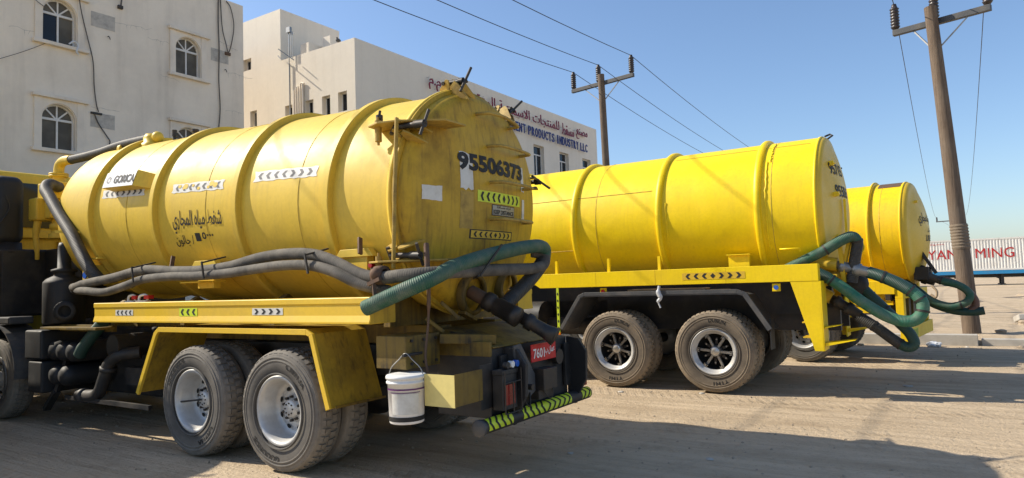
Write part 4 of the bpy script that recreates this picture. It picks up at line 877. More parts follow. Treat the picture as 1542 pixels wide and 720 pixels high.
loose_hose([(-.95,1.0,1.64),(-1.18,.98,1.75),(-1.41,.95,1.86),(-1.62,.92,1.985),(-1.75,.88,2.03),(-1.80,.84,1.96),(-1.77,.82,1.8),(-1.73,.80,1.6),(-1.70,.78,1.45)],.066,'green','grey green hose bent over the rear corner of the middle tanker',T2,sleeves=((.62,1.0,'bhose'),(.28,.5,'green')),rings=(.28,.62))
coupling(T3,conv((-1.70,.55,1.55)),(-.90,.0,-.36),SEG,'iron'); coupling(T3,conv((-1.66,.40,1.50)),(-.88,.05,-.34),SEG,'iron')
m_=MB(); m_.cyl((-1.50,.25,1.60),(-1.80,.25,1.54),.10,14); m_.bar((-1.78,.28,1.88),(-1.98,.24,1.50),.12,.05); m_.box(-1.90,-1.68,.05,.48,1.40,1.62); m_.build('gate_valve','black',T3)
m_=MB(); m_.tube(spline([(-1.95,.6,1.3),(-2.02,.62,1.2),(-2.0,.62,1.1),(-1.93,.6,1.15)],5),.02,8); m_.build('tie_rope','wood',T3)
loose_hose([conv(q_) for q_ in ((-1.95,.56,1.46),(-2.17,.58,1.36),(-2.40,.60,1.28),(-2.53,.61,1.14),(-2.47,.62,1.0),(-2.24,.62,.94),(-1.98,.62,1.04),(-1.78,.6,1.22),(-1.6,.55,1.36))],.062,'green','upper green hose loop behind the small tanker near the timber pole',T3,sleeves=((.0,.12,'bhose'),(.82,1.0,'greend')),rings=(.12,.55))
o=loose_hose([conv(q_) for q_ in ((-2.02,.42,1.42),(-2.25,.46,1.36),(-2.45,.48,1.24),(-2.58,.5,1.08),(-2.60,.5,.94),(-2.52,.5,.86))],.06,'brownhose','brown stained hose curving down behind the small tanker',T3)
loose_hose([conv(q_) for q_ in ((-1.70,.48,1.30),(-1.85,.50,1.10),(-2.04,.50,.96),(-2.30,.50,.86),(-2.55,.50,.84),(-2.72,.50,.86))],.068,'greend','dark green hose with an open end pointing away from the small tanker',T3)
# added tanker, out of view left of the worn one, for its ground shadow
T_SHADE=tanker('tanker_truck',tl(6.1,3.08,0),'unseen bright yellow tanker truck added beside the worn one to shade the ground',True,None)
# ================================================================ ground
def ghash(x,y,s=0):
    v=math.sin(x*12.9898+y*78.233+s*37.7)*43758.5453; return v-math.floor(v)
def vnoise(x,y,s=0):
    xi,yi=math.floor(x),math.floor(y); fx,fy=x-xi,y-yi; fx=fx*fx*(3-2*fx); fy=fy*fy*(3-2*fy)
    a=ghash(xi,yi,s);b=ghash(xi+1,yi,s);c=ghash(xi,yi+1,s);d=ghash(xi+1,yi+1,s)
    return (a+(b-a)*fx)+((c+(d-c)*fx)-(a+(b-a)*fx))*fy
def gz(x,y):
    """dirt level: small ruts along the parking direction, flat under the wheels, rough beyond the kerb"""
    u=x*HX+y*HY; v=-x*HY+y*HX
    z=(vnoise(u*.5,v*3.1,1)-.5)*.016+(vnoise(u*2.2,v*5.5,2)-.5)*.010+(vnoise(x*9,y*9,3)-.5)*.006
    z-=.012
    far=max(0,min(1,(v*1.0-KV-.05)/.5)) if 0 else 0
    return z
def axis_coords(a,b,near,far,c):
    out=[]; x=c; st=near
    while x<b: out.append(x); x+=st; st*=1.045
    out.append(b); x=c-near; st=near
    while x>a: out.append(x); x-=st; st*=1.045
    out.append(a); return sorted(out)
xs_=axis_coords(-9000,9000,.075,1,2); ys_=axis_coords(-9000,9000,.075,1,7)
mb=MB(); nx=len(xs_)
mb.v=[(x,y,gz(x,y) if abs(x)<60 and abs(y)<80 else -.012) for y in ys_ for x in xs_]
mb.f=[(j*nx+i,j*nx+i+1,(j+1)*nx+i+1,(j+1)*nx+i) for j in range(len(ys_)-1) for i in range(nx-1)]
mb.m=[0]*len(mb.f); mb.sm=[True]*len(mb.f)
gr=mb.build('ground','ground'); tag(gr,kind='structure')
# loose grit and pebbles, uncountable
mb=MB(); rg=random.Random(11)
for i in range(6500):
    d=2.5+22*rg.random()**1.6; a=R(-42+84*rg.random()); x,y=d*math.sin(a),d*math.cos(a); s=(.003+.013*rg.random()**4)*(.8+d*.04)
    o=Vector((x,y,gz(x,y)+s*.3)); q=[(rg.random()*.6+.7) for _ in range(6)]
    V_=[o+Vector(p)*s*q[k] for k,p in enumerate(((1,0,0),(0,1,0),(-1,0,0),(0,-1,0),(0,0,.8),(0,0,-.8)))]
    mb.add(V_,[(0,1,4),(1,2,4),(2,3,4),(3,0,4),(1,0,5),(2,1,5),(3,2,5),(0,3,5)])
tag(mb.build('gravel','rock'),'loose grit and pebbles strewn over the dirt lot','gravel',kind='stuff')
def rock(x,y,s,sd,z=None,flatn=.6,mat='rock',name='stone'):
    bm=bmesh.new(); bmesh.ops.create_icosphere(bm,subdivisions=2,radius=s); rg=random.Random(sd)
    ph=[rg.random()*6 for _ in range(3)]
    for v in bm.verts:
        k=1+.22*math.sin(v.co.x/s*3+ph[0])*math.sin(v.co.y/s*2.6+ph[1])+.14*math.sin(v.co.z/s*5+ph[2])+(rg.random()-.5)*.10; v.co*=k; v.co.z*=flatn
    me=bpy.data.meshes.new(name); bm.to_mesh(me); bm.free(); me.materials.append(M[mat])
    o=bpy.data.objects.new(name,me); col.objects.link(o); o.location=(x,y,(gz(x,y) if z is None else z)+s*flatn*.35); o.rotation_euler=(0,0,rg.random()*6); return o
# ================================================================ kerb and the ground beyond it
def TP(x,y,z=0):       # position in the front tanker's grid, measured from its rear wheel
    return Vector((-2.07+HX*x-HY*y,6.03+HY*x+HX*y,z))
KZ=RZ
def block(name,x0,x1,y0,y1,z0,z1,mat,bev=.012):
    c=TP((x0+x1)/2,(y0+y1)/2); m_=MB(); m_.box(-(x1-x0)/2,(x1-x0)/2,-(y1-y0)/2,(y1-y0)/2,z0,z1); return m_.build(name,mat,None,(c.x,c.y,0),bev,(0,0,KZ))
for i,(a,b) in enumerate(((-5.30,-4.05),(-4.03,-2.78),(-2.76,-1.50))):
    tag(block('kerb_block',a,b,-13.05,-12.80,-.05,.21,'concrete'),('raised concrete kerb block ending at the foot of the rope-bound pole','raised concrete kerb block behind the drooping hose loops of the tankers','raised concrete kerb block behind the wheels of the small tanker')[i],'kerb','raised kerb blocks beside the tankers')
for a,b in ((-6.65,-5.36),(-7.96,-6.67),(-9.3,-7.98)):
    tag(block('kerb_block',a,b,-13.15,-12.92,-.05,.12,'concrete'),'low sunken concrete kerb block past the timber pole','kerb','sunken kerb blocks past the pole')
# sandy verge beyond the kerb
mb=MB(); N=70
for j in range(N+1):
    for i in range(N+1):
        x=-22+34*i/N; y=-13.05-26*(j/N)**1.5; p=TP(x,y)
        e=min(1,min(i,N-i)/6)*min(1,j/1.0)*min(1,(N-j)/10); z=.13*min(1,j+.3)*e+e*((vnoise(p.x*.5,p.y*.5,5)-.4)*.16+(vnoise(p.x*1.7,p.y*1.7,6)-.5)*.10)
        mb.v.append((p.x,p.y,max(z,-.03) if e>0 else -.04))
for j in range(N):
    for i in range(N): k=j*(N+1)+i; mb.f.append((k,k+N+1,k+N+2,k+1)); mb.m.append(0); mb.sm.append(True)
tag(mb.build('verge','ground'),kind='structure')
def slabs():
    for i,(x,y,l,w_,a,t) in enumerate(((-7.6,-15.0,1.9,.8,.5,.16),(-8.6,-16.4,1.6,.9,.9,.1),(-6.6,-17.6,.8,.5,.2,.2))):
        p=TP(x,y); m_=MB(); m_.box(-l/2,l/2,-w_/2,w_/2,-.05,.10); o=m_.build('concrete_slab','concrete',None,(p.x,p.y,.24),.02,(t,.05,KZ+a)); tag(o,'broken grey concrete slab dumped on the sand behind the kerb','slab','concrete slabs on the sand')
slabs()
rg=random.Random(21)
for i in range(26):
    x=-5.6-rg.random()*6; y=-13.8-rg.random()*7; p=TP(x,y); o=rock(p.x,p.y,.05+.13*rg.random()**2,100+i,.12,.6,'rock' if i%3 else 'concrete'); tag(o,'pale rubble stone on the sand behind the kerb','stone','rubble stones behind the kerb')
for i in range(14):
    x=-2.9-rg.random()*4.5; y=-12.2-rg.random()*.55; p=TP(x,y); o=rock(p.x,p.y,.025+.05*rg.random(),200+i,None,.5,'concrete' if i%2 else 'rock'); tag(o,'small stone lying at the foot of the kerb','stone','stones at the foot of the kerb')
for i,(px,py,s) in enumerate(((-4.36,-6.9,.05),(-.95,-5.02,.035),(-2.0,-5.35,.03),(-3.1,-2.1,.03),(-1.9,-1.75,.028))):
    p=TP(px,py); o=rock(p.x,p.y,s*1.2,300+i,None,.3,'concrete'); tag(o,'small flat stone lying alone on the driven dirt','stone','lone stones on the driven dirt')
def crumple(p,s,sd,label,mat='bag'):
    bm=bmesh.new(); bmesh.ops.create_icosphere(bm,subdivisions=3,radius=s); rg=random.Random(sd)
    for v in bm.verts: v.co*=.65+.6*vnoise(v.co.x/s*2.4+sd,v.co.y/s*2.4+v.co.z/s*1.7,sd)+.15*rg.random(); v.co.z*=.5
    me=bpy.data.meshes.new('plastic_bag'); bm.to_mesh(me); bm.free(); me.materials.append(M[mat]); o=bpy.data.objects.new('plastic_bag',me); col.objects.link(o); o.location=(p.x,p.y,p.z+s*.22); tag(o,label,'plastic bag')
crumple(TP(-4.55,-12.45,0),.13,3,'crumpled white plastic bag lying in front of the kerb'); crumple(TP(-6.3,-13.75,.50),.11,5,'white plastic bag caught on a twig beyond the kerb')
m_=MB(); q=TP(-6.3,-13.75); m_.tube(spline([(q.x,q.y,0),(q.x+.03,q.y,.25),(q.x,q.y,.5),(q.x+.08,q.y,.62)],4),.008,5); m_.tube([(q.x+.02,q.y,.2),(q.x-.12,q.y,.42)],.006,5); tag(m_.build('dry_twig','wood'),'dry twig standing in the sand holding a plastic bag','twig')
# long dark pipe lying across the far sand
m_=MB(); m_.tube([(14,30,.06),(24,31.5,.08),(34,33,.05),(48,34,.06)],.06,8); tag(m_.build('pipeline','iron'),'long thin dark pipe lying across the sand before the container','pipe')
# ================================================================ building frames
G33=R(33); FX,FY=math.sin(G33),math.cos(G33)
def facade(o,yaw):
    """empty at a building corner: local x along the facade, y into the building, z up"""
    return yaw
RZF=math.atan2(FY,FX)
# ---- left block of flats
B1=empty('apartment_block',(-9,22.9,0),RZF)           # local x runs along the facade away, +y into the building (left of x)
tag(B1,'cream plaster apartment block with arched windows and hanging cables','building')
def wall_with_holes(x0,x1,z0,z1,holes,th,y0=0,arch=True):
    """front wall panel as a grid around rectangular holes; arched holes get a spandrel"""
    mb=MB(); xs=sorted({x0,x1}|{h[0] for h in holes}|{h[1] for h in holes}); zs=sorted({z0,z1}|{h[2] for h in holes}|{h[3] for h in holes})
    for i in range(len(xs)-1):
        for j in range(len(zs)-1):
            cx,cz=(xs[i]+xs[i+1])/2,(zs[j]+zs[j+1])/2
            if any(h[0]<cx<h[1] and h[2]<cz<h[3] for h in holes): continue
            mb.add([(xs[i],y0,zs[j]),(xs[i+1],y0,zs[j]),(xs[i+1],y0,zs[j+1]),(xs[i],y0,zs[j+1])],[(0,1,2,3)])
    for h in holes:
        a,b,c,d=h[:4]; y1=y0+th
        if len(h)>4:                                   # arch: spring height then half circle
            r=(b-a)/2; cz=d-r; n=16; P=[(a+r-r*math.cos(PI*k/n),cz+r*math.sin(PI*k/n)) for k in range(n+1)]
            for k in range(n):
                p,q=P[k],P[k+1]; mb.add([(p[0],y0,p[1]),(q[0],y0,q[1]),(q[0],y0,d),(p[0],y0,d)],[(0,1,2,3)])
                mb.add([(p[0],y0,p[1]),(p[0],y1,p[1]),(q[0],y1,q[1]),(q[0],y0,q[1])],[(0,1,2,3)])
            top=cz
        else:
            mb.add([(a,y0,d),(a,y1,d),(b,y1,d),(b,y0,d)],[(0,1,2,3)]); top=d
        mb.add([(a,y0,c),(a,y1,c),(a,y1,top),(a,y0,top)],[(0,1,2,3)]); mb.add([(b,y0,c),(b,y0,top),(b,y1,top),(b,y1,c)],[(0,1,2,3)]); mb.add([(a,y0,c),(b,y0,c),(b,y1,c),(a,y1,c)],[(0,1,2,3)])
    return mb
# frame: facade plane is y=0, outside is -y
W1=[(-6.12,-5.30,8.46,9.70),(-2.42,-1.60,8.46,9.70),(-6.12,-5.30,5.56,6.80),(-2.42,-1.60,5.56,6.80),(-6.12,-5.30,2.6,3.85),(-2.42,-1.60,2.6,3.85),(-9.8,-8.98,8.46,9.70),(-9.8,-8.98,5.56,6.80),(-9.8,-8.98,2.6,3.85)]
mb=wall_with_holes(-11.5,0,-.2,11.4,[w_+(1,) for w_ in W1],.20)
mb.add([(0,0,-.2),(0,9,-.2),(0,9,11.4),(0,0,11.4)],[(0,1,2,3)]); mb.add([(-11.5,0,-.2),(-11.5,0,11.4),(-11.5,9,11.4),(-11.5,9,-.2)],[(0,1,2,3)]); mb.add([(-11.5,9,-.2),(-11.5,9,11.4),(0,9,11.4),(0,9,-.2)],[(0,1,2,3)])
mb.add([(-11.5,0,11.4),(0,0,11.4),(0,.2,11.4),(-11.5,.2,11.4)],[(0,1,2,3)]); mb.box(-11.3,-.2,.2,8.8,10.6,10.7)
wl=mb.build('wall','plaster',B1)
for i,(a,b,c,d) in enumerate(W1):
    r=(b-a)/2; cx=(a+b)/2; cz=d-r; y=.15
    m_=MB()
    fw=.035
    m_.box(a,a+fw,y-.03,y+.03,c,cz); m_.box(b-fw,b,y-.03,y+.03,c,cz); m_.box(a+fw,b-fw,y-.03,y+.03,c,c+fw); m_.box(a+fw,b-fw,y-.032,y+.03,cz-.03,cz+.03); m_.box(cx-.022,cx+.022,y-.034,y+.03,c+fw,cz-.03)
    P=[(cx-r*math.cos(PI*k/16),cz+r*math.sin(PI*k/16)) for k in range(17)]; Q=[(cx-(r-fw)*math.cos(PI*k/16),cz+(r-fw)*math.sin(PI*k/16)) for k in range(17)]
    for k in range(16): m_.prism([P[k],P[k+1],Q[k+1],Q[k]],'y',y-.03,y+.03)
    for aa in (45,90,135): 
        u=Vector((math.cos(R(aa)),0,math.sin(R(aa)))); m_.bar(Vector((cx,y,cz))+u*.03,Vector((cx,y,cz))+u*(r-fw*.5),.04,.028,0,(0,1,0))
    wf=m_.build('window','alu',B1)
    for k,(p,q) in enumerate(((a+fw,cx-.022),(cx+.022,b-fw))):
        m_=MB(); yy=y+.012*k; m_.box(p,q,yy,yy+.006,c+fw,cz-.03); m_.build('pane','glassd' if (i,k)==(0,0) else 'glass',wf)
        m_=MB(); q0=[(cx,cz+.03)]+[(cx+(-1 if k==0 else 1)*(r-fw)*math.cos(PI/2*j/8),cz+.03+(r-fw-.03)*math.sin(PI/2*j/8)) for j in range(9)]; 
        if k==0: q0=q0
        m_.add([(x_,y+.008,z_) for x_,z_ in q0],[list(range(len(q0)))]); m_.build('fan_pane','glass',wf)
    m_=MB()
    m_.box(a-.26,b+.30,-.13,.0,c-.10,c-.005); m_.build('sill','plaster_trim',wf,None,.008)
    m_=MB(); m_.box(a-.26,b+.30,-.13,.0,d+.12,d+.21); m_.build('lintel','plaster_trim',wf,None,.008)
    m_=MB()
    for p,q in ((a-.20,a-.02),(b+.02,b+.20)): m_=MB(); m_.box(p,q,-.045,.0,c-.005,d+.12); m_.build('surround','plaster_trim',wf,None,.004)
    m_=MB(); bx0,bx1=a-.02,b+.02
    P=[(cx-(r+.02)*math.cos(PI*k/16),cz+(r+.02)*math.sin(PI*k/16)) for k in range(17)]
    for k in range(16): m_.prism([P[k],P[k+1],(P[k+1][0],d+.12),(P[k][0],d+.12)],'y',-.03,-.001)
    m_.build('arch_trim','plaster_trim',wf)
for a,b,c,d in ((-4.92,-4.26,9.22,9.66),(-1.22,-.58,9.18,9.62),(-4.92,-4.26,6.33,6.76)):
    m_=MB(); grid_on(m_,lambda p,q,e: ((a+b)/2+p,-.006-.004*ghash(p*9,q*9),(c+d)/2+q),b-a,d-c,8,6,0,0,ragged(b-a,d-c,int(a*-10),.06)); m_.build('cement_patch','cement',B1)
def cab_(pts,r=.014,name='cable',k=8): 
    m_=MB(); m_.tube(spline(pts,k),r,6); return m_.build(name,'cable',B1)
cab_([(-5.4,-.10,11.4),(-5.32,-.11,10.3),(-5.24,-.12,9.6),(-5.05,-.06,8.9),(-4.88,-.05,8.2),(-4.84,-.04,7.5),(-4.78,-.04,7.0),(-4.72,-.04,6.78)],.014)
cab_([(-4.84,-.03,6.74),(-4.72,-.04,6.45),(-4.52,-.05,6.15),(-4.42,-.05,6.0),(-4.42,-.04,5.9)],.016)
cab_([(-.95,-.03,11.4),(-.97,-.04,10.6),(-.95,-.05,9.6),(-.97,-.05,8.6),(-.93,-.05,7.6),(-1.0,-.05,6.6),(-1.0,-.05,4.5)],.018)
cab_([(-.88,-.03,11.38),(-.84,-.06,10.4),(-.70,-.06,9.85),(-.60,-.05,9.6),(-.48,-.06,10.0),(-.40,-.06,10.6),(-.52,-.06,11.15),(-.66,-.03,11.35)],.016)
cab_([(-4.1,-.03,11.4),(-4.08,-.05,10.8),(-4.10,-.06,10.3),(-4.12,-.06,10.05)],.02)
m_=MB(); m_.box(-4.20,-4.06,-.08,0,9.95,10.05); m_.build('junction_box','iron',B1,None,.01); m_=MB(); m_.box(-.72,-.52,-.06,0,9.50,9.60); m_.build('junction_box','rust',B1,None,.01); m_=MB(); m_.box(-4.92,-4.62,-.05,0,6.70,6.76); m_.build('junction_box','iron',B1,None,.01)
for x,z in ((-4.46,9.03),(-.72,8.98),(-1.1,6.2)):
    m_=MB(); m_.tube(spline([(x,0,z),(x,-.06,z),(x+.02,-.08,z-.06),(x+.04,-.06,z-.08)],4),.012,6); m_.build('wall_hook','iron',B1)
cab_([(-5.9,-.06,8.5),(-6.6,-.10,8.0),(-7.4,-.12,7.5),(-8.2,-.1,7.0)],.008); cab_([(-6.1,-.06,9.35),(-7.0,-.2,9.75),(-8.4,-.3,10.2)],.008); 
m_=MB(); m_.tube(spline([(-5.52,-.10,8.50),(-5.40,-.12,8.60),(-5.30,-.12,8.50),(-5.34,-.12,8.34),(-5.28,-.11,8.26)],5),.025,6); m_.build('rag','bag',B1)
# cracks in the plaster
m_=MB(); rg=random.Random(5)
for (x,z,n) in ((-4.3,9.5,9),(-3.3,9.35,8),(-2.9,8.3,6),(-.9,9.9,6),(-.6,8.9,7),(-.7,7.6,5),(-4.9,6.9,5),(-6.9,8.6,5)):
    p=[x,z]
    for _ in range(n):
        q=[p[0]+.06+.12*rg.random(),p[1]+(rg.random()-.55)*.12]; w_=.006
        m_.add([(p[0],-.002,p[1]-w_),(q[0],-.002,q[1]-w_*.6),(q[0],-.002,q[1]+w_*.6),(p[0],-.002,p[1]+w_)],[(0,1,2,3)])
        if rg.random()<.5: s_=[p[0]+(rg.random()-.5)*.16,p[1]-.1-.1*rg.random()]; m_.add([(p[0]-w_,-.003,p[1]),(s_[0],-.003,s_[1]),(p[0]+w_,-.003,p[1])],[(0,1,2)])
        p=q
tag(m_.build('plaster_cracks','cement',B1),kind='stuff')
# ---- cement factory office
B2=empty('office_building',(-5.2,23,0),RZF)
tag(B2,'cream office building carrying red Arabic and blue English sign letters','building')
H2=10.2; WR=[(11.75,12.75,6.75,8.28),(14.35,15.35,6.75,8.28),(16.95,17.95,6.75,8.28),(9.15,10.15,6.75,8.28),(6.55,7.55,6.75,8.28),(3.95,4.95,6.75,8.28),(11.75,12.75,2.9,4.4),(14.35,15.35,2.9,4.4),(16.95,17.95,2.9,4.4)]
mb=wall_with_holes(0,18.85,-.2,H2,WR,.25)
# left facade: along -x of a frame rotated; here local y runs away to the left, plane x=0, outside -x ... built as x=0 panel
WL=[(.42,.86,7.72,8.42),(1.26,1.68,7.72,8.42),(2.13,2.58,7.72,8.42),(3.28,3.68,7.72,8.42),(5.35,5.75,7.72,8.56),(5.66,6.16,9.60,10.68)]
lf=wall_with_holes(0,10,-.2,H2,[h for h in WL if h[3]<H2],.25)
def turn(m_):            # facade x -> local +y, inward y -> local +x
    m_.v=[(v[1],v[0],v[2]) for v in m_.v]; m_.f=[f[::-1] for f in m_.f]; return m_
turn(lf)
mb.add(lf.v,lf.f)
tw=wall_with_holes(3.9,10,H2,12.2,[h for h in WL if h[3]>H2 and 0]+[(5.66,6.16,10.22,10.68)],.25); turn(tw); mb.add(tw.v,tw.f)
mb.add([(0,3.9,H2),(1.95+1.0,3.9,H2),(1.95+1.0,3.9,12.2),(0,3.9,12.2)],[(0,1,2,3)])
mb.add([(0,3.9,12.2),(2.95,3.9,12.2),(2.95,10,12.2),(0,10,12.2)],[(0,1,2,3)]); mb.add([(2.95,3.9,H2),(2.95,10,H2),(2.95,10,12.2),(2.95,3.9,12.2)],[(0,1,2,3)])
mb.add([(0,0,H2),(18.85,0,H2),(18.85,.2,H2),(0,.2,H2)],[(0,1,2,3)]); mb.add([(0,.2,H2),(.2,.2,H2),(.2,10,H2),(0,10,H2)],[(0,1,2,3)]); mb.box(.2,18.65,.2,10,9.3,9.4)
mb.add([(18.85,0,-.2),(18.85,10,-.2),(18.85,10,H2),(18.85,0,H2)],[(0,1,2,3)]); mb.add([(0,10,-.2),(0,10,H2),(18.85,10,H2),(18.85,10,-.2)],[(0,1,2,3)])
mb.build('wall','plaster2',B2)
m_=MB(); m_.box(.9,1.4,2.2,2.6,9.4,11.05); m_.build('roof_stub','plaster2',B2); m_=MB(); m_.box(.35,1.3,2.75,3.2,9.4,10.75); m_.build('roof_stub','plaster2',B2)
for a,b,c,d in WR:
    y=.20; m_=MB(); fw=.05; cz=d-.45
    m_.box(a,a+fw,y-.03,y+.03,c,d); m_.box(b-fw,b,y-.03,y+.03,c,d); m_.box(a+fw,b-fw,y-.03,y+.03,c,c+fw); m_.box(a+fw,b-fw,y-.03,y+.03,d-fw,d); m_.box(a+fw,b-fw,y-.032,y+.03,cz-.03,cz+.03); m_.box((a+b)/2-.03,(a+b)/2+.03,y-.034,y+.03,c+fw,cz-.03)
    wf=m_.build('window','alu',B2)
    for p,q,r_,s_ in ((a+fw,(a+b)/2-.03,c+fw,cz-.03),((a+b)/2+.03,b-fw,c+fw,cz-.03),(a+fw,b-fw,cz+.03,d-fw)):
        m_=MB(); m_.box(p,q,y,y+.006,r_,s_); m_.build('pane','glassd',wf)
for a,b,c,d in WL:
    c_=max(c,10.22) if d>H2 else c
    y=.20; m_=MB(); fw=.04; m_.box(a,a+fw,y-.02,y+.03,c_,d); m_.box(b-fw,b,y-.02,y+.03,c_,d); m_.box(a+fw,b-fw,y-.02,y+.03,c_,c_+fw); m_.box(a+fw,b-fw,y-.02,y+.03,d-fw,d)
    if b-a>.45: m_.box((a+b)/2-.02,(a+b)/2+.02,y-.022,y+.03,c_+fw,d-fw)
    turn(m_); wf=m_.build('window','alu',B2); m_=MB(); m_.box(a+fw,b-fw,y+.0,y+.006,c_+fw,d-fw); turn(m_); m_.build('pane','glassd',wf)
# sign letters stand off the wall on pins
def sign(s,x0,x1,z,h,mat,bold,name):
    vs,fs=text_geo(s,x1-x0,h,bold,.018); m_=MB(); m_.add([((x0+x1)/2+a,-.16-d,z+b) for a,b,d in vs],fs); return m_.build(name,mat,B2)
LEFT=True
words=arabic('مصنع مسقط للمنتجات الاسمنتية المتقدمة ش.م.م').split(' ')
lens=[max(len(w_),2.2) for w_ in words]; tot=sum(lens)+.9*(len(words)-1); x=3.75
for w_,l in zip(words,lens):
    dx=(17.35-3.75)*l/tot; sign(w_,x,x+dx,9.50,.58 if len(w_)>3 else .42,'maroon',.0,'sign_word'); x+=dx+(17.35-3.75)*.9/tot
en=['CEMENT','PRODUCTS','INDUSTRY','LLC']; lens=[6,8.2,7.8,2.8]; tot=sum(lens)+.55*3; x=8.95
for w_,l in zip(en,lens):
    k=(17.32-8.95)/tot; dx=k*l; cw=dx/len(w_)
    for i,ch in enumerate(w_): sign(ch,x+cw*i+(cw*.34 if ch=='I' else cw*.12),x+cw*(i+1)-(cw*.34 if ch=='I' else cw*.12),8.83,.44,'blue',.012,'sign_letter')
    x+=dx+k*.55
m_=MB(); rg=random.Random(2)
for i in range(60): x=3.8+13.5*i/59; z=9.5+(rg.random()-.5)*.4; m_.cyl((x,-.14,z),(x,.0,z),.008,5)
for i in range(30): x=9.0+8.2*i/29; z=8.83+(rg.random()-.5)*.3; m_.cyl((x,-.14,z),(x,.0,z),.008,5)
tag(m_.build('sign_pins','steel',B2),kind='stuff')
# pipes and old bracket on the left facade
for k,(yy,z0,z1) in enumerate(((3.33,7.0,9.95),(2.98,6.2,9.0),(2.86,6.2,9.0),(2.74,6.2,9.05),(2.62,6.2,9.05),(3.1,6.2,8.9))):
    m_=MB(); m_.tube([(-.06,yy,z0),(-.06,yy,z1)] if k!=3 else [(-.06,yy,z0),(-.06,yy,z1),(-.06,yy-.05,z1+.05),(-.06,yy-.2,z1)],.035 if k else .028,8); m_.build('pipe','plaster_trim' if k else 'steel',B2)
m_=MB(); m_.bar((-.10,3.30,9.9),(-.10,3.30,11.2),.03,.03); m_.bar((-.10,3.10,10.1),(-.10,3.10,11.1),.02,.02); m_.bar((-.10,3.18,10.1),(-.10,3.18,11.1),.02,.02); m_.bar((-.12,3.9,10.35),(-.5,3.2,9.95),.03,.03); m_.bar((-.12,3.0,10.0),(-.5,3.4,10.4),.03,.03); m_.bar((-.1,2.98,11.0),(-.1,3.35,11.15),.02,.02); m_.box(-.16,-.06,3.18,3.38,11.1,11.3); m_.build('old_aerial','steel',B2)
m_=MB(); m_.ball((.1,.9,10.32),.07,8,0,(1.6,1,1)); m_.ball((.04,.9,10.40),.035,8); m_.bar((.12,.9,10.30),(.32,.9,10.26),.04,.02); m_.cyl((.1,.9,10.2),(.1,.9,10.3),.008,5); bd=m_.build('pigeon','dgrey'); like(bd,B2); tag(bd,'small dark pigeon perched on the office building parapet','bird')
# ================================================================ power poles and wires
def pole(base,top,r0,r1,arm,za,zi,label,name='utility_pole',ins=3):
    e=empty(name,(base[0],base[1],0)); tag(e,label,'pole',group='timber power poles')
    b=Vector((0,0,-.2)); t=Vector((top[0]-base[0],top[1]-base[1],top[2])); m_=MB(); n=14
    m_.tube([b+(t-b)*i/n for i in range(n+1)],[r0+(r1-r0)*i/n for i in range(n+1)],18); m_.build('shaft','pole',e)
    A=[Vector(a)-Vector((base[0],base[1],0)) for a in arm]; m_=MB(); m_.bar(A[0],A[1],.12,.14); m_.build('crossarm','dgrey',e,None,.01)
    c=(A[0]+A[1])/2; tt=t+(b-t)*.14
    tt=b+(t-b)*((c.z-.75-b.z)/(t.z-b.z))
    for s in (.28,-.28):
        m_=MB(); m_.bar(c+(A[1]-A[0])*s-Vector((0,0,.06)),tt,.03,.03); m_.build('brace','steel',e)
    out=[]
    for k in ((0,.5,1) if ins==3 else (0,1)):
        p=A[0].lerp(A[1],.03+.94*k)+Vector((0,0,.07)) if k!=.5 else A[0].lerp(A[1],.45)+Vector((0,0,.07))
        pr=[(.05,0)]
        for i in range(7): z=.05+i*zi/8; pr+=[(.09,z),(.105,z+zi*.05),(.075,z+zi*.08)]
        pr+=[(.06,zi),(.05,zi+.05),(0,zi+.06)]
        m_=MB(); m_.lathe(pr,p,(0,0,1),14); m_.build('insulator','insul',e); out.append(Vector((base[0],base[1],0))+p+Vector((0,0,zi+.04)))
    return out
PR=pole((10.0,15.0),(9.79,15.31,7.57),.178,.125,((9.36,16.10,7.26),(10.69,14.62,7.26)),7.2,.58,'thick timber power pole with rope binding standing behind the kerb')
PM=pole((3.62,24.75),(3.50,24.80,9.15),.15,.12,((2.50,25.71,8.80),(4.56,23.99,8.86)),8.8,.62,'timber power pole standing between the office building and middle tanker')
e=None
m_=MB(); m_.lathe([(.168+.012*((i//2)%2),.017*i) for i in range(34)],(9.944,15.082,1.98),(-.027,.040,1),18); rp=m_.build('rope_binding','rope'); rp['label']='pale rope wound round the thick timber power pole above its foot'; rp['category']='rope'
far=(58.2,90.)
PF=pole(far,(58.2,90.,7.9),.16,.12,((57.0,91.2,7.7),(59.4,88.8,7.7)),7.7,.5,'distant power pole rising behind the white container',ins=2)
m_=MB(); 
def wire_(p,q,sag,label,r=.012,n=24):
    P=[]; p,q=Vector(p),Vector(q)
    for i in range(n+1): t=i/n; v=p.lerp(q,t); v.z-=sag*4*t*(1-t); P.append(v)
    m_=MB(); m_.tube(P,r,5); tag(m_.build('power_line','wire'),label,'wire','overhead power lines')
D=Vector((FX,FY,0))
for k,s in enumerate(('far','middle','near')):
    p=PM[k]; wire_(p,Vector((p.x,p.y,p.z))+D*48,1.0,'overhead wire leaving the %s insulator of the building-side pole towards the middle tanker'%s); wire_(Vector((p.x,p.y,p.z))-D*46,p,1.05,'overhead wire reaching the %s insulator of the building-side pole over the worn tanker'%s)
for k in range(3):
    p=PR[k]; q=PF[min(k,1)] if k!=1 else (PF[0]+PF[1])/2; wire_(p,q,1.6,'thin wire dropping from the %s insulator of the rope-bound pole to the distant pole'%('far','middle','near')[k],.010); wire_(p-D*45,p,1.0,'thin wire rising over the lot to the %s insulator of the rope-bound pole'%('far','middle','near')[k],.010)
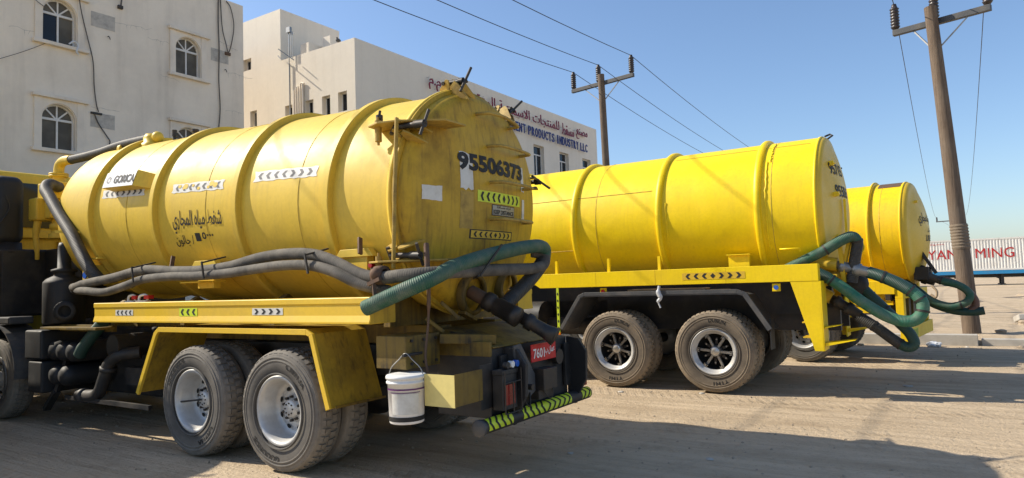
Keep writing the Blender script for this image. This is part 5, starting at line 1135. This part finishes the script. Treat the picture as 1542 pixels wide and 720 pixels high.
# hidden continuation pole of the middle line
q=Vector((3.5,24.8,0))+D*48
pole((q.x,q.y),(q.x,q.y,9.1),.15,.12,((q.x-.95,q.y+.85,8.8),(q.x+1.05,q.y-.85,8.8)),8.8,.6,'power pole hidden beyond the middle tanker carrying the next wire span')
# ================================================================ container on its trailer
CZ=R(-30); ce=Vector((36.9,56.9,0))
ct=empty('shipping_container',(ce.x,ce.y,1.22),CZ); tag(ct,'white corrugated shipping container with red YANG MING lettering','container')
CL,CH,CW=12.19,2.62,2.44; x0=-5.2; x1=x0+CL
m_=MB(); pts=[]; x=x0+.16; k=0; pit=.28
while x<x1-.16:
    pts+=[(x,.0),(x+.07,.0),(x+.105,.036),(x+.175,.036)] if 1 else []; x+=.21; 
pts=[p for p in pts if p[0]<x1-.12]
vs=[(a,b,z) for z in (.14,CH-.12) for a,b in pts]; n=len(pts); m_.add(vs,[(i,i+1,i+1+n,i+n) for i in range(n-1)]); m_.build('side_panel','cont',ct)
m_=MB(); m_.box(x0,x1,-.01,.08,0,.14); m_.box(x0,x1,-.01,.08,CH-.12,CH); m_.box(x0,x0+.16,-.012,.15,.14,CH-.12); m_.box(x1-.16,x1,-.012,.15,.14,CH-.12); m_.build('frame','cont',ct)
m_=MB(); m_.box(x0+.01,x1-.01,.09,CW,.02,CH-.02); m_.build('body','cont',ct)
m_=MB(); text_on(m_,'YANG MING',lambda a,b,d:(1.05+a,-.014+d,1.42+b),6.0,.80,.0); m_.build('lettering','red',ct)
m_=MB(); text_on(m_,'www.yangming.com',lambda a,b,d:(-2.0+a,-.014+d,2.28+b),2.6,.17,.0); m_.build('lettering','red',ct)
tr=empty('flatbed_trailer',(ce.x,ce.y,0),CZ); tag(tr,'blue flatbed trailer carrying the white shipping container','trailer')
m_=MB(); m_.box(x0-.2,x1+.2,.02,CW-.02,1.0,1.215); m_.box(x0-.2,x1+.2,.0,.06,.92,1.20); m_.build('bed','trailer',tr)
m_=MB(); m_.prism([(x0+.5,1.0),(x1-1,1.0),(x1-1,.62),(x1-4.6,.62),(x0+4.0,.70),(x0+3.0,.85),(x0+.5,.85)],'y',.75,.85); m_.prism([(x0+.5,1.0),(x1-1,1.0),(x1-1,.62),(x0+4.0,.70),(x0+.5,.85)],'y',1.6,1.7); m_.build('chassis_beam','black',tr)
for yy in (.35,2.0):
    m_=MB(); m_.box(3.1,3.28,yy,yy+.16,.12,1.0); m_.box(3.0,3.38,yy-.05,yy+.22,.04,.12); m_.bar((3.15,yy+.08,.5),(2.2,yy+.08,.98),.06,.06); m_.build('landing_leg','black',tr)
for xx in (5.45,6.75):
    for s,yy in ((1,.15),(-1,CW-.15)): 
        wheel(tr,xx,yy,-1 if yy<1 else 1,.5,.28,.28,'plain','tyre')
# low shrub-like refuse mounds between kerb and container
for i,(x,y,s) in enumerate(((18.6,28,.55),(21.5,29.5,.4),(25,33,.6),(16.4,24,.35),(30,38,.5))):
    o=rock(x,y,s,400+i,0,.35,'rock','sand_heap'); tag(o,'low heap of rubble and sand on the open desert ground','heap','rubble heaps on the desert')
